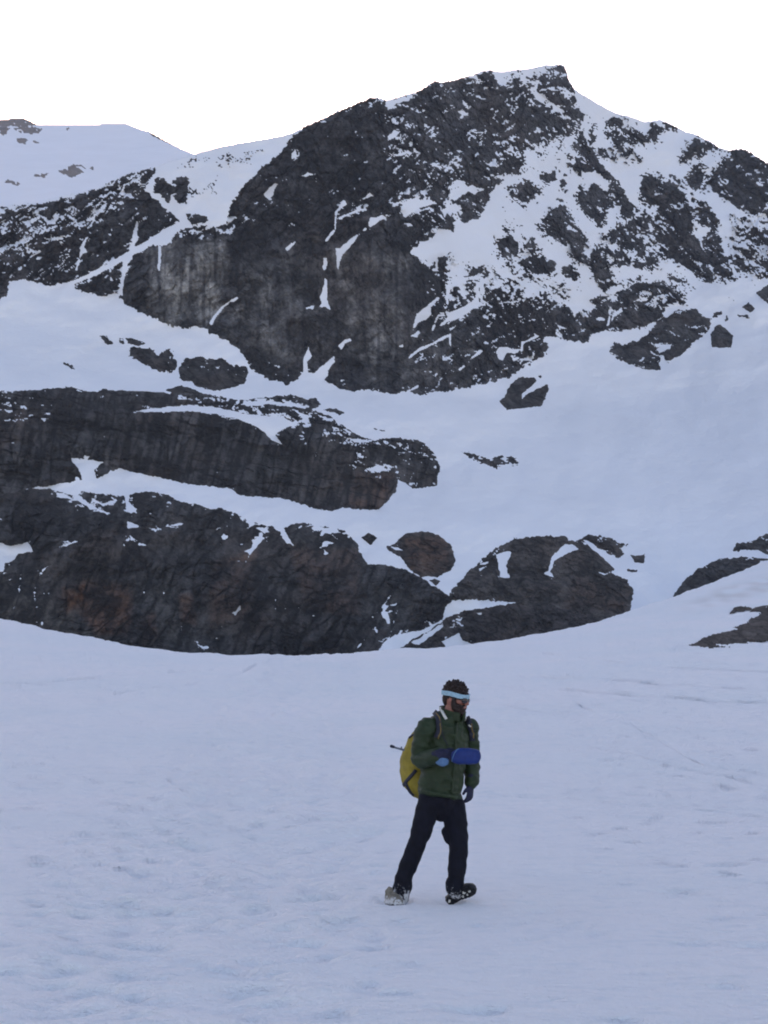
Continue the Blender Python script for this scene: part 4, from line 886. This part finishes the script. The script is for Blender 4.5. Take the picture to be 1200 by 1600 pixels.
# --- boots
def boot(heel, fwd, up, shaft_to, sc=1.0):
    fwd = fwd.normalized(); up = (up - fwd * up.dot(fwd)).normalized(); lat = up.cross(fwd)
    def L(f, l, u): return heel + (fwd * f + lat * l + up * u) * sc
    b = Blob()
    b.tube([L(.04, 0, .06), L(.10, 0, .075), L(.17, 0, .065), L(.235, 0, .048), L(.27, 0, .042)], [(.042, .052), (.044, .058), (.050, .045), (.050, .032), (.042, .026)], lat)
    b.ell(L(.045, 0, .055), (.048, .040, .048), (fwd, lat, up)); b.tube([L(.07, 0, .08), L(.075, 0, .13), shaft_to], [.046, .044, .042])
    b.tube([L(.01, 0, .028), L(.27, 0, .028)], [(.046, .018), (.048, .018)], lat)
    o = b.build('boot', M_BOOT, person, .006, 2, wrk(531, .003, 18))
    s = Blob()
    out = [(0, .0), (.008, .024), (.03, .037), (.08, .038), (.13, .035), (.18, .043), (.23, .050), (.27, .045), (.297, .024), (.305, 0)]
    ring = [(f, l) for f, l in out] + [(f, -l) for f, l in out[-2:0:-1]]
    s.ring_surf([[L(f * 1.0, l, .0) for f, l in ring], [L(f * 1.01 - .002, l * 1.08, .008) for f, l in ring], [L(f * 1.01 - .002, l * 1.08, .03) for f, l in ring]])
    for i in range(9):                                     # lugs
        f = .02 + i * .033
        if i == 3: continue
        w = float(np.interp(f, [0, .03, .08, .13, .18, .23, .27, .3], [.02, .034, .035, .032, .04, .047, .04, .02]))
        for l0, l1 in ((-w, -w * .25), (w * .25, w)):
            q = [(f - .010, l0), (f + .010, l0), (f + .010, l1), (f - .010, l1)]
            s.ring_surf([[L(a, c_, -.009) for a, c_ in q], [L(a, c_, .002) for a, c_ in q]])
    so = s.build('sole', M_SOLE, o, 0, 0); 
    for p in so.data.polygons: p.use_smooth = False
    sn = Blob()
    for f, l, a_ in ((.03, .0, .014), (.045, -.012, .012), (.15, .0, .016), (.17, .015, .013), (.20, -.012, .018), (.215, .018, .012), (.25, .0, .012), (.12, -.01, .012)):
        pass; sn = Blob(); sn.ell(L(f, l, -.003), (a_, a_ * .8, .009), (fwd, lat, up), 8); sn.build('snow_clump', M_WHIT, so, 0)
    return o
boot(PP(606, 1413.5, .13), V3(.40, -.92, 0), Zt, PP(622, 1396, .06), .88)
boot(PP(698, 1410.5, -.04), V3(.68, -.52, .40), V3(.10, .98, .42), PP(710, 1387, -.10))
# --- hair, beard
def seeded(n, s):
    r = random.Random(s); return [(r.random(), r.random(), r.random(), r.random()) for _ in range(n)]
B = Blob(); B.ell(H(-.014, 0, .040), (.102, .087, .094), HA)
B.ell(H(-.060, 0, -.01), (.050, .070, .07), HA)
for a, b_, c_, d_ in seeded(150, 3):
    th = a * 2 * math.pi; ph = math.acos(1 - b_ * 1.15)
    p = H(-.014 + .100 * math.sin(ph) * math.cos(th), .085 * math.sin(ph) * math.sin(th), .045 + .092 * math.cos(ph))
    n_ = (p - H(-.014, 0, .03)).normalized(); B.tube([p - n_ * .012, p + n_ * (.003 + .011 * c_) + Uh * .003 + Fh * .006 * (d_ - .3)], [.014, .008], n=6, sub=1)
for k_ in range(3):
    B.tube([H(.0 + .01 * k_, .0, .128), H(.012 + .012 * k_, .01 * (k_ % 3 - 1), .143 + .006 * (k_ % 2))], [.010, .004], n=6, sub=1)
hair = B.build('hair', M_HAIR, person, .0045, 1, wrk(541, .003, 60))
# clip hair off the face: push it in where the forehead, face and ears are
B = Blob()
for s_ in (1, -1):
    B.tube([H(.020, s_ * .074, .008), H(.024, s_ * .071, -.03), H(.035, s_ * .060, -.065), H(.06, s_ * .036, -.092), H(.075, 0, -.100)], [(.016, .012), (.022, .014), (.028, .018), (.028, .022), (.024, .024)])
    B.tube([H(.055, s_ * .058, -.045), H(.078, s_ * .040, -.052), H(.086, s_ * .030, -.068)], [.014, .014, .012]); B.tube([H(.095, 0, -.037), H(.092, s_ * .022, -.042), H(.084, s_ * .034, -.056)], [.008, .009, .009])
B.ell(H(.082, 0, -.082), (.022, .028, .018), HA)
B.build('beard', M_HAIR, person, .0045, 1, wrk(551, .003, 70))
Mo = Blob(); Mo.tube([H(.097, -.018, -.052), H(.103, 0, -.055), H(.097, .018, -.052)], [(.006, .005)] * 3); Mo.build('mouth', M_TEET, person, .003, 1)
Hb = band_loop(H(-.008, 0, .034), Fh, Lh, .115, .100, .038, .005, 0, 2 * math.pi, 48, lambda t: .004 * math.sin(3 * t), Uh, .002)
Hb.build('headband', M_BAND, person, .004, 1, wrk(561, .0015, 40))
g = bpy.data.objects.new('sunglasses', None); COL.objects.link(g); g.parent = person
for s_ in (1, -1):
    B = Blob(); B.ell(H(.100, s_ * .034, .002), (.013, .036, .024), (( Fh + Lh * s_ * .35).normalized(), (Lh - Fh * s_ * .35).normalized(), Uh)); B.build('lens', M_LENS, g, .003, 1)
    B = Blob(); B.tube([H(.084, s_ * .062, .010), H(.045, s_ * .078, .010), H(-.005, s_ * .083, .008)], [.007] * 3, n=8); B.build('temple', M_LENS, g, 0)
B = Blob(); B.tube([H(.100, -.012, .010), H(.106, 0, .013), H(.100, .012, .010)], [.004] * 3, n=8); B.build('bridge', M_LENS, g, 0)
# --- gloves
def hand(wrist, d, n, thumb, curl, name='glove', sc=1.0):
    "wrist point, direction of the fingers, palm normal (towards what it holds), thumb side"
    d = d.normalized(); n = (n - d * n.dot(d)).normalized(); t = d.cross(n) * thumb
    def L(a, b_, c_): return wrist + (d * a + t * b_ + n * c_) * sc
    b = Blob()
    b.tube([L(-.075, 0, 0), L(.0, 0, 0), L(.04, 0, .0), L(.085, 0, .0)], [(.040, .036), (.034, .026), (.044, .020), (.046, .018)], t)
    for k_, (off, ln) in enumerate(((.034, .072), (.012, .080), (-.011, .075), (-.032, .058))):
        c1 = curl * (1 + .12 * k_)
        p0 = L(.078, off, 0); p1 = L(.078 + ln * .45 * math.cos(c1 * .5), off, ln * .45 * math.sin(c1 * .5)); p2 = p1 + (d * math.cos(c1 * 1.3) + n * math.sin(c1 * 1.3)) * ln * .32 * sc; p3 = p2 + (d * math.cos(c1 * 2) + n * math.sin(c1 * 2)) * ln * .26 * sc
        b.tube([p0, p1, p2, p3], [.0125, .0118, .011, .0095], sub=2, n=10)
    b.tube([L(.02, .030, .004), L(.048, .056, .014), L(.074, .060, .028)], [.016, .014, .011], n=10, sub=3)
    return b.build(name, M_GLOV, person, .004, 1)
gl = hand(PP(690, 1179, -.335), V3(.80, -.55, -.05), V3(.55, .45, -.35), 1, .75)
B = Blob(); B.tube([PP(682, 1181, -.305), PP(690, 1179.5, -.34), PP(697, 1179, -.37)], [(.054, .052), (.050, .050), (.044, .040)], Zt); B.build('gauntlet', M_GLOV, gl, .005, 1, wrk(571, .003, 20))
B = Blob(); B.tube([PP(684, 1188, -.335), PP(691, 1190, -.375), PP(698, 1190, -.40)], [(.030, .022), (.040, .020), (.026, .014)], Zt); B.build('cuff_lining', M_LBLU, gl, .005, 1, wrk(573, .004, 16))
hand(PP(735.5, 1228, .05), V3(-.10, -.14, -1), V3(-.8, .5, 0), -1, .55)
# --- things carried
pouch = Blob(); pc = [PP(711, 1183, -.40), PP(718, 1182, -.42), PP(733, 1181.5, -.42), PP(743, 1182, -.41)]
pouch.tube(pc, [(.050, .030), (.064, .042), (.064, .046), (.058, .042)], Zt, sq=3.0, n=24)
pb = bpy.data.objects.new('pouch', None); COL.objects.link(pb); porg = PP(728, 1194, -.42); pb.location = porg
tag(pb, 'royal blue rounded pouch held against the chest by the walker', 'pouch')
pbody = pouch.build('pouch_body', M_BLUE, pb, .005, 3, wrk(581, .003, 10), org=porg)
PT = bvh(pbody, porg)
strap('piping', "706,1193 707,1186 710,1178 714,1172 717,1170", .006, .003, M_LBLU, pb, PT, .002, org=porg)
pack = bpy.data.objects.new('backpack', None); COL.objects.link(pack)
korg = TC(690, 1240) - Ft * .28; pack.location = korg
tag(pack, 'yellow backpack with dark straps on the walker', 'backpack')
prof = [(701, 1142, .19, .085, .05), (699, 1150, .235, .12, .085), (698, 1165, .275, .145, .115), (696, 1188, .30, .158, .145), (694, 1208, .30, .155, .145), (692, 1222, .27, .14, .125), (690, 1233, .23, .115, .09)]
B = Blob(); B.tube([TC(a, b_) - Ft * o_ for a, b_, o_, c_, d_ in prof], [(c_, d_) for a, b_, o_, c_, d_ in prof], Rt, sq=2.6, n=24)
pbk = B.build('pack_body', M_YELL, pack, .007, 3, wrk(591, .007, 8, 7), org=korg)
B = Blob(); B.tube([TC(701, 1140) - Ft * .18, TC(699, 1146) - Ft * .235, TC(698, 1156) - Ft * .285], [(.10, .045), (.125, .05), (.13, .04)], Rt, sq=2.5); B.build('lid', M_YELL, pack, .007, 2, wrk(593, .005, 10), org=korg)
KT = bvh(pbk, korg)
strap('side_strap', "631,1227 637,1219 644,1211 650,1203", .028, .004, M_STRP, pack, KT, .006, org=korg, fb=.1)
strap('top_strap', "640,1153 644,1150 650,1146", .016, .004, M_STRP, pack, KT, .006, org=korg, fb=.1)
B = Blob(); B.tube([PP(634, 1224, .1), PP(637, 1231, .1), PP(641, 1238, .1), PP(646, 1243, .08)], [(.012, .004)] * 4, n=8); B.build('loose_strap', M_STRP, pack, 0, org=korg)
def sstrap(pth, name='shoulder_strap'):
    o = strap(name, pth, .045, .006, M_STRP, pack, JT, .009, org=korg)
    return o
s1 = sstrap("678,1112 682,1115 685,1123 686.5,1134 686,1144 682,1153")
strap('strap_edge', "683,1115 687,1124 689,1134 688.5,1144 685,1154", .010, .004, M_TRIM, s1, JT, .014, org=korg)
s2 = sstrap("730,1121 733,1128 735.5,1137 737,1148 738,1158")
strap('strap_edge', "736,1132 738,1140 739.5,1152", .010, .004, M_TRIM, s2, JT, .014, org=korg)
strap('buckle', "733,1133 736,1135", .012, .005, M_WHIT, s2, JT, .016, org=korg, n=3)
pole = bpy.data.objects.new('walking_pole', None); COL.objects.link(pole); porg2 = PP(631, 1172, .16); pole.location = porg2
tag(pole, 'thin dark pole end jutting out behind the yellow backpack', 'pole')
B = Blob(); B.tube([PP(613, 1166.5, .16), PP(619, 1168.5, .16), PP(628, 1171, .16), PP(645, 1176, .16)], [.0085, .0085, .009, .009], n=10); B.build('shaft', M_METL, pole, 0, org=porg2)
B = Blob(); B.tube([PP(611.5, 1166, .16), PP(615, 1167, .16)], [.013, .012], n=10); B.build('tip', M_STRP, pole, 0, org=porg2)
B = Blob(); B.tube([PP(626.5, 1171, .15), PP(627.5, 1167.5, .15)], [.008, .006], n=8); B.build('catch', M_METL, pole, 0, org=porg2)
# ------------------------------------------------------------------ thin mountain air
hz = bpy.data.meshes.new('haze')
x0, x1, y0, y1, z0, z1 = -1200, 1200, -120, 1500, -60, 330
hz.from_pydata([(x, y, z) for z in (z0, z1) for y in (y0, y1) for x in (x0, x1)], [], [(0, 2, 3, 1), (4, 5, 7, 6), (0, 1, 5, 4), (2, 6, 7, 3), (0, 4, 6, 2), (1, 3, 7, 5)])
m = bpy.data.materials.new('haze'); m.use_nodes = True; m.node_tree.nodes.clear()
o_ = m.node_tree.nodes.new('ShaderNodeOutputMaterial'); v_ = m.node_tree.nodes.new('ShaderNodeVolumePrincipled')
v_.inputs['Color'].default_value = (0.86, 0.90, 1.0, 1); v_.inputs['Density'].default_value = 0.00015; v_.inputs['Anisotropy'].default_value = 0.2
m.node_tree.links.new(v_.outputs[0], o_.inputs['Volume'])
hz.materials.append(m)
ho = bpy.data.objects.new('haze', hz); COL.objects.link(ho); tag(ho, kind='stuff')
SC.cycles.volume_bounces = 1
